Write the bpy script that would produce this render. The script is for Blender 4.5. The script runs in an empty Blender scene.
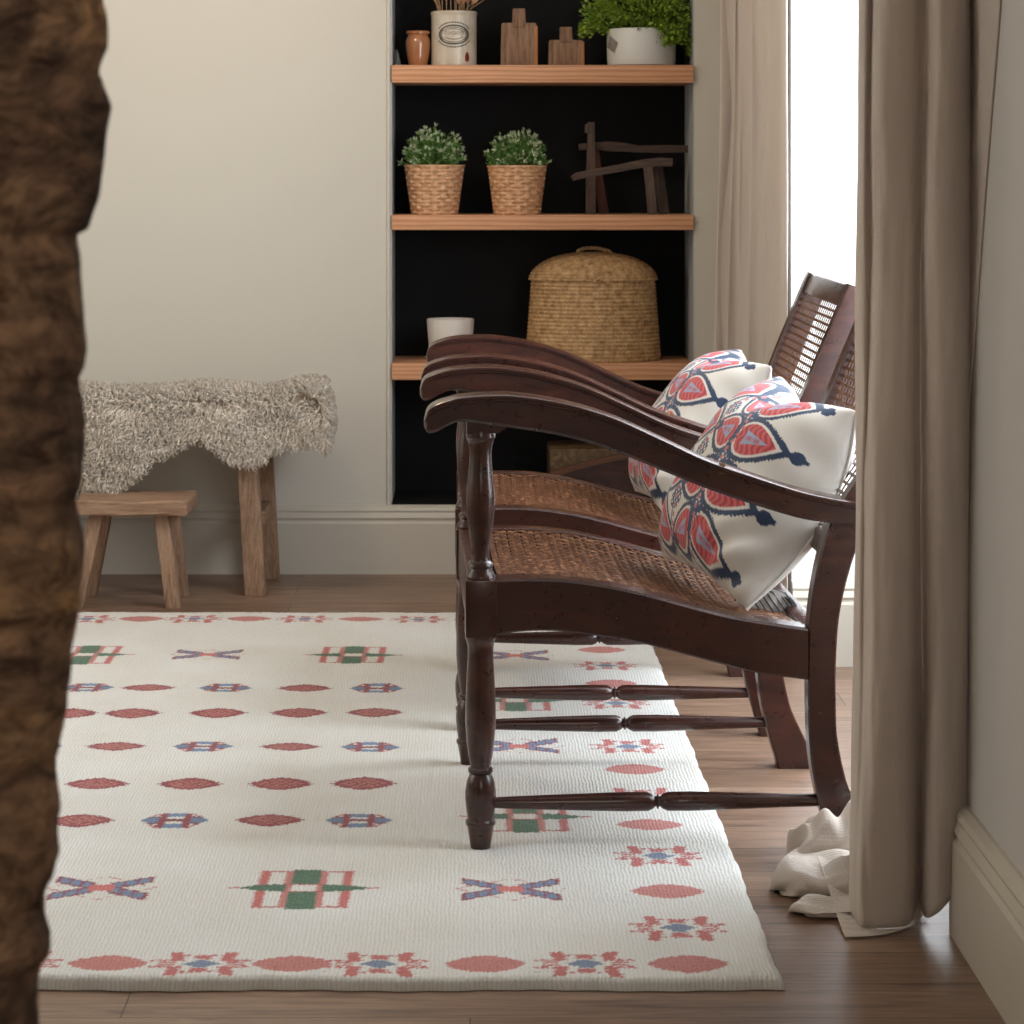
import bpy, bmesh, math, random
import numpy as np
from mathutils import Vector, Matrix, noise

# ------------------------------------------------------------------ camera, world, lights, exposure
S = bpy.context.scene
C = S.collection
PI = math.pi
F = 2450.0                      # focal length in pixels of the 1024 frame
HX, HY = 470.0, 171.0           # vanishing point of the depth direction
CAMZ = 1.12
cam = bpy.data.cameras.new('camera')
cam.sensor_width = 36.0
cam.lens = F / 1024 * 36.0
cam.shift_x = (512 - HX) / 1024
cam.shift_y = -(512 - HY) / 1024
cam.clip_start = 0.05
cam.dof.use_dof = True
cam.dof.focus_distance = 4.5
cam.dof.aperture_fstop = 16
camo = bpy.data.objects.new('camera', cam); C.objects.link(camo)
camo.location = (0, 0, CAMZ); camo.rotation_euler = (PI/2, 0, 0)
S.camera = camo

w = bpy.data.worlds.new('sky'); S.world = w; w.use_nodes = True
bg = w.node_tree.nodes['Background']
bg.inputs[0].default_value = (0.90, 0.95, 1.0, 1)
bg.inputs[1].default_value = 3.5

def area(name, loc, rot, sx, sy, power, col):
    l = bpy.data.lights.new(name, 'AREA'); l.shape = 'RECTANGLE'; l.size = sx; l.size_y = sy
    l.energy = power; l.color = col
    o = bpy.data.objects.new(name, l); C.objects.link(o); o.location = loc; o.rotation_euler = rot
    return o
area('bay_window_daylight', (1.22, 4.6, 1.35), (0, PI/2, 0), 1.7, 1.6, 92, (0.84, 0.92, 1.0))
area('left_fill_light', (-2.9, 4.3, 1.5), (0, -PI/2, 0), 1.4, 2.2, 19, (1.0, 0.91, 0.78))  # added soft fill from the left; wall_left is solid, without a window
area('doorway_fill_light', (0.40, -0.5, 1.6), (PI/2, 0, 0.25), 0.9, 1.2, 14, (1.0, 0.90, 0.80))  # added fill behind the camera, brightens the foreground stone
# ceiling lamp of the room, warm, above the left side
lamp = bpy.data.lights.new('ceiling_lamp', 'POINT'); lamp.energy = 19; lamp.color = (1.0, 0.80, 0.58); lamp.shadow_soft_size = 0.12
lo = bpy.data.objects.new('ceiling_lamp', lamp); C.objects.link(lo); lo.location = (-0.75, 5.6, 2.2)

S.view_settings.view_transform = 'Standard'
S.view_settings.look = 'None'
S.view_settings.gamma = 1
S.view_settings.exposure = 0.0
S.view_settings.use_curve_mapping = False
S.cycles.use_denoising = True
S.cycles.max_bounces = 10
S.cycles.transparent_max_bounces = 12
S.cycles.sample_clamp_indirect = 6

random.seed(7)
RNG = np.random.default_rng(11)

# ------------------------------------------------------------------ helpers
def P(px, py, Y):
    """world X and Z of something seen at a pixel and standing at depth Y"""
    return ((px - HX) * Y / F, CAMZ - (py - HY) * Y / F)

def link(name, me, parent=None):
    o = bpy.data.objects.new(name, me); C.objects.link(o)
    if parent is not None: o.parent = parent
    return o

def mesh(name, V, Fc, mat, parent=None, smooth=True, angle=None, mats=None, midx=None):
    me = bpy.data.meshes.new(name)
    me.from_pydata([tuple(v) for v in V], [], [tuple(f) for f in Fc])
    me.update()
    if mats:
        for m in mats: me.materials.append(m)
        if midx is not None: me.polygons.foreach_set('material_index', midx)
    else: me.materials.append(mat)
    if smooth:
        me.polygons.foreach_set('use_smooth', [True]*len(me.polygons))
        if angle is not None:
            try: me.set_sharp_from_angle(angle=math.radians(angle))
            except Exception: pass
    return link(name, me, parent)

def fast_quads(name, V, Q, mat, parent=None, smooth=True, col=None):
    """V (n,3), Q (m,4) arrays"""
    me = bpy.data.meshes.new(name)
    n, m = len(V), len(Q)
    me.vertices.add(n); me.vertices.foreach_set('co', np.asarray(V, dtype=np.float32).ravel())
    me.loops.add(m*4); me.loops.foreach_set('vertex_index', np.asarray(Q, dtype=np.int32).ravel())
    me.polygons.add(m); me.polygons.foreach_set('loop_start', np.arange(0, m*4, 4, dtype=np.int32))
    me.update(calc_edges=True)
    me.materials.append(mat)
    if smooth: me.polygons.foreach_set('use_smooth', np.ones(m, dtype=bool))
    if col is not None:
        a = me.color_attributes.new('Col', 'FLOAT_COLOR', 'POINT')
        c4 = np.ones((n, 4), dtype=np.float32); c4[:, :3] = col
        a.data.foreach_set('color', c4.ravel())
    me.validate()
    return link(name, me, parent)

def grid_quads(nu, nv, wrap_u=False):
    """vertex index = i*nv + j"""
    I = np.arange(nu if wrap_u else nu-1); J = np.arange(nv-1)
    i, j = np.meshgrid(I, J, indexing='ij'); i2 = (i+1) % nu
    return np.stack([i*nv+j, i2*nv+j, i2*nv+j+1, i*nv+j+1], -1).reshape(-1, 4)

class MB:
    def __init__(s): s.V = []; s.F = []
    def add(s, V, Fc):
        b = len(s.V); s.V += [tuple(v) for v in V]; s.F += [tuple(b+i for i in f) for f in Fc]
    def box(s, x0, x1, y0, y1, z0, z1):
        s.add([(x0,y0,z0),(x1,y0,z0),(x1,y1,z0),(x0,y1,z0),(x0,y0,z1),(x1,y0,z1),(x1,y1,z1),(x0,y1,z1)],
              [(0,3,2,1),(4,5,6,7),(0,1,5,4),(1,2,6,5),(2,3,7,6),(3,0,4,7)])
    def tube(s, pts, r, n=8, cap=True):
        pts = [Vector(p) for p in pts]; k = len(pts)
        rs = r if isinstance(r, (list, tuple)) else [r]*k
        V = []; Fc = []
        up = Vector((0.13, 0.21, 0.97))
        for i, p in enumerate(pts):
            t = (pts[min(i+1, k-1)] - pts[max(i-1, 0)]).normalized()
            if abs(t.dot(up)) > 0.95: up = Vector((0.9, 0.3, 0.1))
            a = t.cross(up).normalized(); b = t.cross(a)
            up = -b if False else up
            for j in range(n):
                an = 2*PI*j/n
                V.append(p + (a*math.cos(an) + b*math.sin(an))*rs[i])
        for i in range(k-1):
            for j in range(n):
                Fc.append((i*n+j, i*n+(j+1) % n, (i+1)*n+(j+1) % n, (i+1)*n+j))
        if cap:
            Fc.append(tuple(range(n))[::-1]); Fc.append(tuple((k-1)*n+j for j in range(n)))
        s.add(V, Fc)
    def lathe(s, prof, n=32, c=(0,0,0), axis='z', cap=True, M=None):
        V = []; Fc = []
        for r, z in prof:
            for j in range(n):
                a = 2*PI*j/n
                p = Vector((r*math.cos(a), r*math.sin(a), z))
                if axis == 'x': p = Vector((z, r*math.cos(a), r*math.sin(a)))
                if M is not None: p = M @ p
                V.append((p.x+c[0], p.y+c[1], p.z+c[2]))
        k = len(prof)
        for i in range(k-1):
            for j in range(n):
                Fc.append((i*n+j, i*n+(j+1) % n, (i+1)*n+(j+1) % n, (i+1)*n+j))
        if cap:
            Fc.append(tuple(range(n))[::-1]); Fc.append(tuple((k-1)*n+j for j in range(n)))
        s.add(V, Fc)
    def build(s, name, mat, parent=None, smooth=True, angle=35, bevel=0):
        o = mesh(name, s.V, s.F, mat, parent, smooth, angle)
        bm = bmesh.new(); bm.from_mesh(o.data); bmesh.ops.recalc_face_normals(bm, faces=bm.faces)
        if bevel:
            bmesh.ops.bevel(bm, geom=[e for e in bm.edges if e.calc_face_angle(0) > 0.6], offset=bevel, segments=2, affect='EDGES', profile=0.6)
        bm.to_mesh(o.data); bm.free()
        if smooth:
            o.data.polygons.foreach_set('use_smooth', [True]*len(o.data.polygons))
            o.data.set_sharp_from_angle(angle=math.radians(angle))
        return o

def thing(name, loc, label, cat, group=None, rz=0):
    o = bpy.data.objects.new(name, None); C.objects.link(o); o.location = loc; o.rotation_euler = (0, 0, rz)
    o.empty_display_size = 0.05
    return tag(o, label, cat, group)
def tag(o, label, cat, group=None):
    o['label'] = label; o['category'] = cat
    if group: o['group'] = group
    return o
def struct(o, label=None, cat=None):
    o['kind'] = 'structure'
    if label: o['label'] = label
    if cat: o['category'] = cat
    return o

def spl(pts, n):
    """resample points (k,d) with Catmull-Rom"""
    p = np.array(pts, float); k = len(p)
    p = np.vstack([2*p[0]-p[1], p, 2*p[-1]-p[-2]])
    out = []
    for t in np.linspace(0, k-1-1e-9, n):
        i = int(t); f = t-i; a, b, c, d = p[i], p[i+1], p[i+2], p[i+3]
        out.append(0.5*((2*b)+(-a+c)*f+(2*a-5*b+4*c-d)*f*f+(-a+3*b-3*c+d)*f**3))
    return np.array(out)

# ------------------------------------------------------------------ materials
def base(name, col=(0.5,0.5,0.5), rough=0.5, **kw):
    m = bpy.data.materials.new(name); m.use_nodes = True
    nt = m.node_tree; b = nt.nodes['Principled BSDF']
    b.inputs['Base Color'].default_value = (*col, 1); b.inputs['Roughness'].default_value = rough
    for k, v in kw.items(): b.inputs[k.replace('_', ' ')].default_value = v
    return m, nt, b
def N(nt, t, **kw):
    n = nt.nodes.new(t)
    for k, v in kw.items(): setattr(n, k, v)
    return n
def coords(nt, scale=(1,1,1), kind='Object', rot=(0,0,0)):
    tc = N(nt, 'ShaderNodeTexCoord'); mp = N(nt, 'ShaderNodeMapping')
    mp.inputs['Scale'].default_value = scale; mp.inputs['Rotation'].default_value = rot
    nt.links.new(tc.outputs[kind], mp.inputs[0]); return mp.outputs[0]
def noise_tex(nt, vec, scale, detail=4, rough=0.55, dist=0):
    n = N(nt, 'ShaderNodeTexNoise'); n.inputs['Scale'].default_value = scale
    n.inputs['Detail'].default_value = detail; n.inputs['Roughness'].default_value = rough
    n.inputs['Distortion'].default_value = dist
    nt.links.new(vec, n.inputs['Vector']); return n.outputs['Fac']
def ramp(nt, fac, stops):
    r = N(nt, 'ShaderNodeValToRGB'); e = r.color_ramp.elements
    while len(e) < len(stops): e.new(0.5)
    for i, (p, c) in enumerate(stops): e[i].position = p; e[i].color = (*c, 1)
    nt.links.new(fac, r.inputs[0]); return r.outputs[0]
def bump(nt, b, h, strength=0.3, dist=0.01, prev=None):
    n = N(nt, 'ShaderNodeBump'); n.inputs['Strength'].default_value = strength; n.inputs['Distance'].default_value = dist
    nt.links.new(h, n.inputs['Height'])
    if prev is not None: nt.links.new(prev, n.inputs['Normal'])
    nt.links.new(n.outputs[0], b.inputs['Normal']); return n.outputs[0]
def mixc(nt, a, b_, fac, blend='MIX'):
    n = N(nt, 'ShaderNodeMix', data_type='RGBA', blend_type=blend)
    if isinstance(fac, (int, float)): n.inputs[0].default_value = fac
    else: nt.links.new(fac, n.inputs[0])
    for s_, v in ((6, a), (7, b_)):
        if isinstance(v, tuple): n.inputs[s_].default_value = (*v, 1)
        else: nt.links.new(v, n.inputs[s_])
    return n.outputs[2]
def mathn(nt, op, a, b_=None):
    n = N(nt, 'ShaderNodeMath', operation=op)
    for s_, v in ((0, a), (1, b_)):
        if v is None: continue
        if isinstance(v, (int, float)): n.inputs[s_].default_value = v
        else: nt.links.new(v, n.inputs[s_])
    return n.outputs[0]

def wood(name, c0, c1, c2, axis='x', rough=0.5, scale=1.0, bmp=0.3, **kw):
    m, nt, b = base(name, c1, rough, **kw)
    st = {'x': (1.2, 14, 14), 'y': (14, 1.2, 14), 'z': (14, 14, 1.2)}[axis]
    v = coords(nt, tuple(s*scale for s in st))
    n1 = noise_tex(nt, v, 3, 6, 0.6, 1.2)
    n2 = noise_tex(nt, v, 14, 4, 0.7, 0.3)
    col = ramp(nt, n1, [(0.3, c0), (0.5, c1), (0.72, c2)])
    col = mixc(nt, col, ramp(nt, n2, [(0.35, c0), (0.6, c2)]), 0.3)
    nt.links.new(col, b.inputs['Base Color'])
    bump(nt, b, n2, bmp, 0.004)
    return m

def m_wall(name, col, sc=1.0):
    m, nt, b = base(name, col, 0.75)
    v = coords(nt)
    n1 = noise_tex(nt, v, 1.6, 4, 0.5)
    c = mixc(nt, col, tuple(x*0.93 for x in col), n1)
    nt.links.new(c, b.inputs['Base Color'])
    n2 = noise_tex(nt, v, 7, 5, 0.6); bump(nt, b, n2, 0.12, 0.01)
    return m
M_WALL = m_wall('cream_limewash_wall', (0.56, 0.525, 0.455))
M_WALLR = m_wall('grey_painted_wall', (0.52, 0.495, 0.465))
M_CEIL = m_wall('ceiling_white', (0.72, 0.70, 0.66))
M_TRIM, _, _ = base('painted_skirting', (0.50, 0.455, 0.38), 0.42)
M_REVEAL, _, _ = base('niche_side_paint', (0.40, 0.42, 0.42), 0.5)
M_BAY, _, _ = base('bay_white_paint', (0.70, 0.71, 0.70), 0.5)
def m_black():
    m, nt, b = base('blackboard_paint', (0.010, 0.010, 0.011), 0.7, Specular_IOR_Level=0.15)
    n = noise_tex(nt, coords(nt), 5, 6, 0.65)
    nt.links.new(ramp(nt, n, [(0.35, (0.0045,0.0045,0.005)), (0.7, (0.009,0.009,0.0095))]), b.inputs['Base Color'])
    bump(nt, b, n, 0.1, 0.01); return m
M_BLACK = m_black()

def m_floor():
    m, nt, b = base('oak_plank_floor', (0.25, 0.15, 0.09), 0.4)
    v = coords(nt)
    br = N(nt, 'ShaderNodeTexBrick'); br.offset = 0.37; br.offset_frequency = 2
    br.inputs['Scale'].default_value = 1.0; br.inputs['Brick Width'].default_value = 1.25
    br.inputs['Row Height'].default_value = 0.135; br.inputs['Mortar Size'].default_value = 0.0012
    br.inputs['Mortar Smooth'].default_value = 0.2; br.inputs['Bias'].default_value = 0.0
    br.inputs['Color1'].default_value = (0.29, 0.187, 0.130, 1); br.inputs['Color2'].default_value = (0.20, 0.120, 0.078, 1)
    br.inputs['Mortar'].default_value = (0.05, 0.028, 0.018, 1)
    nt.links.new(v, br.inputs['Vector'])
    g = noise_tex(nt, coords(nt, (1.3, 16, 1)), 3.0, 7, 0.62, 1.5)
    g2 = noise_tex(nt, coords(nt, (3, 60, 1)), 6.0, 4, 0.7, 0.4)
    c = mixc(nt, br.outputs['Color'], ramp(nt, g, [(0.3, (0.45,0.42,0.40)), (0.55, (1.0,1.0,1.0)), (0.75, (1.3,1.25,1.2))]), 1.0, 'MULTIPLY')
    c = mixc(nt, c, ramp(nt, g2, [(0.3, (0.75,0.73,0.72)), (0.7, (1.12,1.12,1.12))]), 0.8, 'MULTIPLY')
    nt.links.new(c, b.inputs['Base Color'])
    nt.links.new(ramp(nt, g2, [(0.2, (0.30,)*3), (0.8, (0.46,)*3)]), b.inputs['Roughness'])
    h = mathn(nt, 'SUBTRACT', mathn(nt, 'MULTIPLY', g2, 0.25), br.outputs['Fac'])
    bump(nt, b, h, 0.35, 0.002)
    return m
M_FLOOR = m_floor()

def m_mahogany():
    m, nt, b = base('dark_mahogany', (0.06, 0.018, 0.011), 0.3)
    b.inputs['Coat Weight'].default_value = 0.35; b.inputs['Coat Roughness'].default_value = 0.18
    n1 = noise_tex(nt, coords(nt, (3, 12, 12)), 3, 6, 0.6, 1)
    n2 = noise_tex(nt, coords(nt), 55, 3, 0.6)
    c = ramp(nt, n1, [(0.3, (0.022, 0.0060, 0.0040)), (0.55, (0.043, 0.0110, 0.0066)), (0.75, (0.070, 0.0180, 0.0100))])
    nt.links.new(c, b.inputs['Base Color'])
    nt.links.new(ramp(nt, n2, [(0.3, (0.26,)*3), (0.75, (0.36,)*3)]), b.inputs['Roughness'])
    bump(nt, b, n2, 0.03, 0.002)
    return m
M_MAH = m_mahogany()
def m_cane():
    m, nt, b = base('woven_cane', (0.16, 0.07, 0.035), 0.32)
    n = noise_tex(nt, coords(nt), 90, 3, 0.6)
    nt.links.new(ramp(nt, n, [(0.3, (0.035, 0.013, 0.008)), (0.52, (0.12, 0.048, 0.024)), (0.72, (0.34, 0.17, 0.085))]), b.inputs['Base Color'])
    bump(nt, b, n, 0.3, 0.002); return m
M_CANE = m_cane()
def m_pine():
    m_, nt_, b_ = base('pine_shelf', (0.55, 0.28, 0.14), 0.5)
    v = coords(nt_, (1.0, 9, 16)); wv = N(nt_, 'ShaderNodeTexWave', wave_type='RINGS', rings_direction='Y'); wv.inputs['Scale'].default_value = 1.6
    wv.inputs['Distortion'].default_value = 5.0; wv.inputs['Detail'].default_value = 2; wv.inputs['Detail Scale'].default_value = 1.2
    nt_.links.new(v, wv.inputs['Vector'])
    c = ramp(nt_, wv.outputs['Fac'], [(0.05, (0.47, 0.215, 0.105)), (0.4, (0.56, 0.28, 0.145)), (0.9, (0.61, 0.32, 0.175))])
    g = noise_tex(nt_, coords(nt_, (3, 60, 60)), 4, 4, 0.6)
    c = mixc(nt_, c, ramp(nt_, g, [(0.35, (0.85, 0.82, 0.80)), (0.65, (1.05, 1.05, 1.05))]), 0.6, 'MULTIPLY')
    nt_.links.new(c, b_.inputs['Base Color']); bump(nt_, b_, g, 0.1, 0.002); return m_
M_SHELF = m_pine()
M_OLD = wood('weathered_elm', (0.12, 0.062, 0.035), (0.27, 0.155, 0.092), (0.42, 0.27, 0.17), 'x', 0.75, 1.6, 0.8)
M_OLDZ = wood('weathered_elm_leg', (0.14, 0.075, 0.042), (0.30, 0.175, 0.105), (0.44, 0.29, 0.185), 'z', 0.75, 1.6, 0.8)
M_DARKW = wood('dark_driftwood', (0.030, 0.018, 0.013), (0.075, 0.045, 0.034), (0.14, 0.095, 0.075), 'x', 0.75, 2.5, 0.8)
M_DARKZ = wood('dark_driftwood_post', (0.035, 0.022, 0.016), (0.085, 0.054, 0.041), (0.15, 0.105, 0.083), 'z', 0.75, 2.5, 0.8)
M_BLOCK = wood('worn_board_wood', (0.085, 0.042, 0.022), (0.21, 0.115, 0.068), (0.36, 0.23, 0.15), 'z', 0.8, 1.5, 0.8)
M_ENDG = wood('sawn_edge_wood', (0.30, 0.11, 0.04), (0.38, 0.16, 0.06), (0.46, 0.22, 0.09), 'z', 0.7, 2, 0.3)

def m_linen(name, col, transl=0.22):
    m, nt, b = base(name, col, 0.85)
    w1 = N(nt, 'ShaderNodeTexWave', wave_type='BANDS', bands_direction='Z'); w1.inputs['Scale'].default_value = 160
    w1.inputs['Distortion'].default_value = 1.5; w1.inputs['Detail'].default_value = 2
    v = coords(nt); nt.links.new(v, w1.inputs['Vector'])
    n1 = noise_tex(nt, coords(nt, (1, 1, 0.06)), 260, 3, 0.6)
    n2 = noise_tex(nt, coords(nt, (1, 1, 0.6)), 20, 4, 0.6)
    c = mixc(nt, tuple(x*0.86 for x in col), tuple(min(1, x*1.1) for x in col), mathn(nt, 'MULTIPLY', mathn(nt, 'ADD', n1, w1.outputs['Fac']), 0.5))
    nt.links.new(c, b.inputs['Base Color'])
    h = mathn(nt, 'ADD', mathn(nt, 'MULTIPLY', n1, 0.5), mathn(nt, 'ADD', mathn(nt, 'MULTIPLY', w1.outputs['Fac'], 0.3), mathn(nt, 'MULTIPLY', n2, 2.6)))
    bump(nt, b, h, 0.5, 0.003)
    b.inputs['Sheen Weight'].default_value = 0.2
    tr = N(nt, 'ShaderNodeBsdfTranslucent'); nt.links.new(c, tr.inputs[0])
    mx = N(nt, 'ShaderNodeMixShader'); mx.inputs[0].default_value = transl
    out = nt.nodes['Material Output']
    nt.links.new(b.outputs[0], mx.inputs[1]); nt.links.new(tr.outputs[0], mx.inputs[2]); nt.links.new(mx.outputs[0], out.inputs[0])
    return m
M_LINEN = m_linen('natural_linen', (0.66, 0.575, 0.50))

def m_vcol(name, rough, kind):
    m, nt, b = base(name, (0.8,0.8,0.8), rough)
    at = N(nt, 'ShaderNodeVertexColor', layer_name='Col')
    if kind == 'rug':
        v = coords(nt)
        wv = N(nt, 'ShaderNodeTexWave', wave_type='BANDS', bands_direction='X'); wv.inputs['Scale'].default_value = 50
        wv.inputs['Distortion'].default_value = 4.5; wv.inputs['Detail'].default_value = 4; wv.inputs['Detail Scale'].default_value = 0.9
        nt.links.new(v, wv.inputs['Vector'])
        nn = noise_tex(nt, coords(nt, (1, 0.45, 1)), 120, 3, 0.6)
        n2 = noise_tex(nt, v, 5, 3, 0.5)
        f = mathn(nt, 'MULTIPLY', wv.outputs['Fac'], nn)
        c = mixc(nt, at.outputs['Color'], ramp(nt, f, [(0.0, (0.84,0.81,0.78)), (0.22, (1.0,1.0,1.0))]), 0.6, 'MULTIPLY')
        c = mixc(nt, c, ramp(nt, n2, [(0.3, (0.94,0.92,0.88)), (0.7, (1.0,1.0,1.0))]), 1.0, 'MULTIPLY')
        nt.links.new(c, b.inputs['Base Color'])
        h = mathn(nt, 'ADD', wv.outputs['Fac'], mathn(nt, 'MULTIPLY', nn, 1.6))
        bump(nt, b, h, 0.26, 0.004)
        b.inputs['Sheen Weight'].default_value = 0.15
    else:
        nn = noise_tex(nt, coords(nt), 420, 2, 0.6)
        n2 = noise_tex(nt, coords(nt, (1,1,0.5)), 26, 3, 0.5)
        nt.links.new(at.outputs['Color'], b.inputs['Base Color'])
        bump(nt, b, mathn(nt, 'ADD', mathn(nt, 'MULTIPLY', nn, 0.25), mathn(nt, 'MULTIPLY', n2, 1.2)), 0.3, 0.003)
        b.inputs['Sheen Weight'].default_value = 0.2
    return nt and nt.links.new(at.outputs['Color'], at.outputs['Color']) if False else m
M_RUG = m_vcol('hand_knotted_wool', 0.9, 'rug')
M_CUSH = m_vcol('embroidered_cotton', 0.62, 'cushion')

# ------------------------------------------------------------------ large structure
WY = 6.83          # far wall
WX = 0.730         # right wall
BX = 1.30          # outer wall of the bay
BY0, BY1 = 3.60, 5.56
CEILZ = 2.45
mb = MB(); mb.add([(-3.0,-2.2,0),(1.6,-2.2,0),(1.6,7.2,0),(-3.0,7.2,0)], [(0,1,2,3)])
struct(mb.build('floor', M_FLOOR))
mb = MB(); mb.box(-3.05, 1.45, -2.2, 7.2, CEILZ, CEILZ+0.05); struct(mb.build('ceiling', M_CEIL, smooth=False))
NX0, NX1 = P(391, 0, WY)[0], P(694.5, 0, WY)[0]
NZ0, NZ1, ND = 0.19, 2.25, 0.275
mb = MB()
mb.box(-3.05, NX0, WY, WY+0.35, 0, CEILZ); mb.box(NX1, 1.0, WY, WY+0.35, 0, CEILZ)
mb.box(NX0, NX1, WY, WY+0.35, 0, NZ0); mb.box(NX0, NX1, WY, WY+0.35, NZ1, CEILZ)
wb = struct(mb.build('wall_back', M_WALL, smooth=False))
mb = MB(); mb.box(NX0, NX1, WY+ND, WY+ND+0.02, NZ0, NZ1); mb.box(NX0, NX1, WY+0.002, WY+ND, NZ0, NZ0+0.004)
mb.build('niche_back_panel', M_BLACK, wb, smooth=False)['label'] = 'black painted back of the niche'
mb = MB(); mb.box(NX0, NX0+0.003, WY+0.002, WY+ND, NZ0, NZ1); mb.box(NX1-0.003, NX1, WY+0.002, WY+ND, NZ0, NZ1)
mb.build('niche_side_lining', M_REVEAL, wb, smooth=False)
mb = MB(); mb.lathe([(0.006, NZ0), (0.006, CEILZ)], 12, (NX0-0.007, WY, 0))
mb.build('corner_bead', M_WALL, wb)
mb = MB(); mb.box(-3.05, 0.85, -2.25, -2.2, 0, CEILZ); struct(mb.build('wall_behind', M_WALL, smooth=False))
mb = MB(); mb.box(-3.05, -3.0, -2.2, 7.2, 0, CEILZ); struct(mb.build('wall_left', M_WALL, smooth=False))
mb = MB()
mb.box(WX, WX+0.12, -2.2, BY0, 0, CEILZ); mb.box(WX, WX+0.12, BY1+0.12, WY+0.2, 0, CEILZ); mb.box(WX, WX+0.12, BY0, BY1+0.12, 2.32, CEILZ)
struct(mb.build('wall_right', M_WALLR, smooth=False))
# the box bay: side walls with tall windows, outer wall with a wide window
def holed(name, plane, a0, a1, z0, z1, h0, h1, hz0, hz1, at, th, mat):
    m_ = MB()
    def bx(p0, p1, q0, q1):
        if plane == 'y': m_.box(p0, p1, at, at+th, q0, q1)
        else: m_.box(at, at+th, p0, p1, q0, q1)
    bx(a0, h0, z0, z1); bx(h1, a1, z0, z1); bx(h0, h1, z0, hz0); bx(h0, h1, hz1, z1)
    return struct(m_.build(name, mat, smooth=False))
holed('wall_bay_far', 'y', WX, BX+0.1, 0, CEILZ, 0.765, 1.24, 0.47, 2.2, BY1, 0.12, M_BAY)
holed('wall_bay_near', 'y', WX+0.12, BX+0.1, 0, CEILZ, 0.90, 1.24, 0.47, 2.2, BY0-0.12, 0.12, M_BAY)
holed('wall_bay_outer', 'x', BY0, BY1, 0, CEILZ, BY0+0.12, BY1-0.12, 0.47, 2.2, BX, 0.1, M_BAY)
M_GLASS = bpy.data.materials.new('window_glass'); M_GLASS.use_nodes = True
nt = M_GLASS.node_tree; nt.nodes.remove(nt.nodes['Principled BSDF'])
tr = N(nt, 'ShaderNodeBsdfTransparent'); gl = N(nt, 'ShaderNodeBsdfGlossy'); gl.inputs['Roughness'].default_value = 0.02
mx = N(nt, 'ShaderNodeMixShader'); mx.inputs[0].default_value = 0.05
nt.links.new(tr.outputs[0], mx.inputs[1]); nt.links.new(gl.outputs[0], mx.inputs[2]); nt.links.new(mx.outputs[0], nt.nodes['Material Output'].inputs[0])
def window(n, plane, a0, a1, z0, z1, at, mull=()):
    m_ = MB(); g = MB(); t = 0.025
    def bx(mm, p0, p1, q0, q1, d0, d1):
        if plane == 'y': mm.box(p0, p1, at+d0, at+d1, q0, q1)
        else: mm.box(at+d0, at+d1, p0, p1, q0, q1)
    bx(m_, a0, a0+t, z0, z1, 0.03, 0.08); bx(m_, a1-t, a1, z0, z1, 0.03, 0.08)
    bx(m_, a0+t, a1-t, z0, z0+t, 0.03, 0.08); bx(m_, a0+t, a1-t, z1-t, z1, 0.03, 0.08)
    for q in mull: bx(m_, q-0.02, q+0.02, z0+t, z1-t, 0.03, 0.08)
    o = struct(m_.build('window_%d' % n, M_BAY, smooth=False))
    bx(g, a0+t, a1-t, z0+t, z1-t, 0.053, 0.057); g.build('window_pane', M_GLASS, o, smooth=False)
window(1, 'y', 0.765, 1.24, 0.47, 2.2, BY1)
window(2, 'x', BY0+0.12, BY1-0.12, 0.47, 2.2, BX, (4.3, 4.9))
window(3, 'y', 0.90, 1.24, 0.47, 2.2, BY0-0.12)

# skirting boards: profile (distance from wall, height)
SK = [(0, 0), (0.026, 0), (0.026, 0.140), (0.020, 0.146), (0.020, 0.150), (0.024, 0.156), (0.018, 0.170), (0.020, 0.176), (0.016, 0.184), (0.006, 0.190), (0, 0.190)]
def skirt(name, a, b, nrm):
    m_ = MB(); V = []; k = len(SK)
    for p in (a, b):
        for d, h in SK: V.append((p[0]+nrm[0]*d, p[1]+nrm[1]*d, h))
    Fc = [(i, (i+1) % k, k+(i+1) % k, k+i) for i in range(k)] + [tuple(range(k)), tuple(range(k, 2*k))[::-1]]
    m_.add(V, Fc); return struct(m_.build(name, M_TRIM, angle=20))
skirt('baseboard_back', (-3.0, WY), (WX, WY), (0, -1))
skirt('baseboard_right', (WX, BY0), (WX, -2.2), (-1, 0))
skirt('baseboard_right_far', (WX, WY), (WX, BY1+0.1), (-1, 0))
skirt('baseboard_bay_far', (WX, BY1), (BX, BY1), (0, -1))
skirt('baseboard_bay_outer', (BX, BY0), (BX, BY1), (-1, 0))

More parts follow.
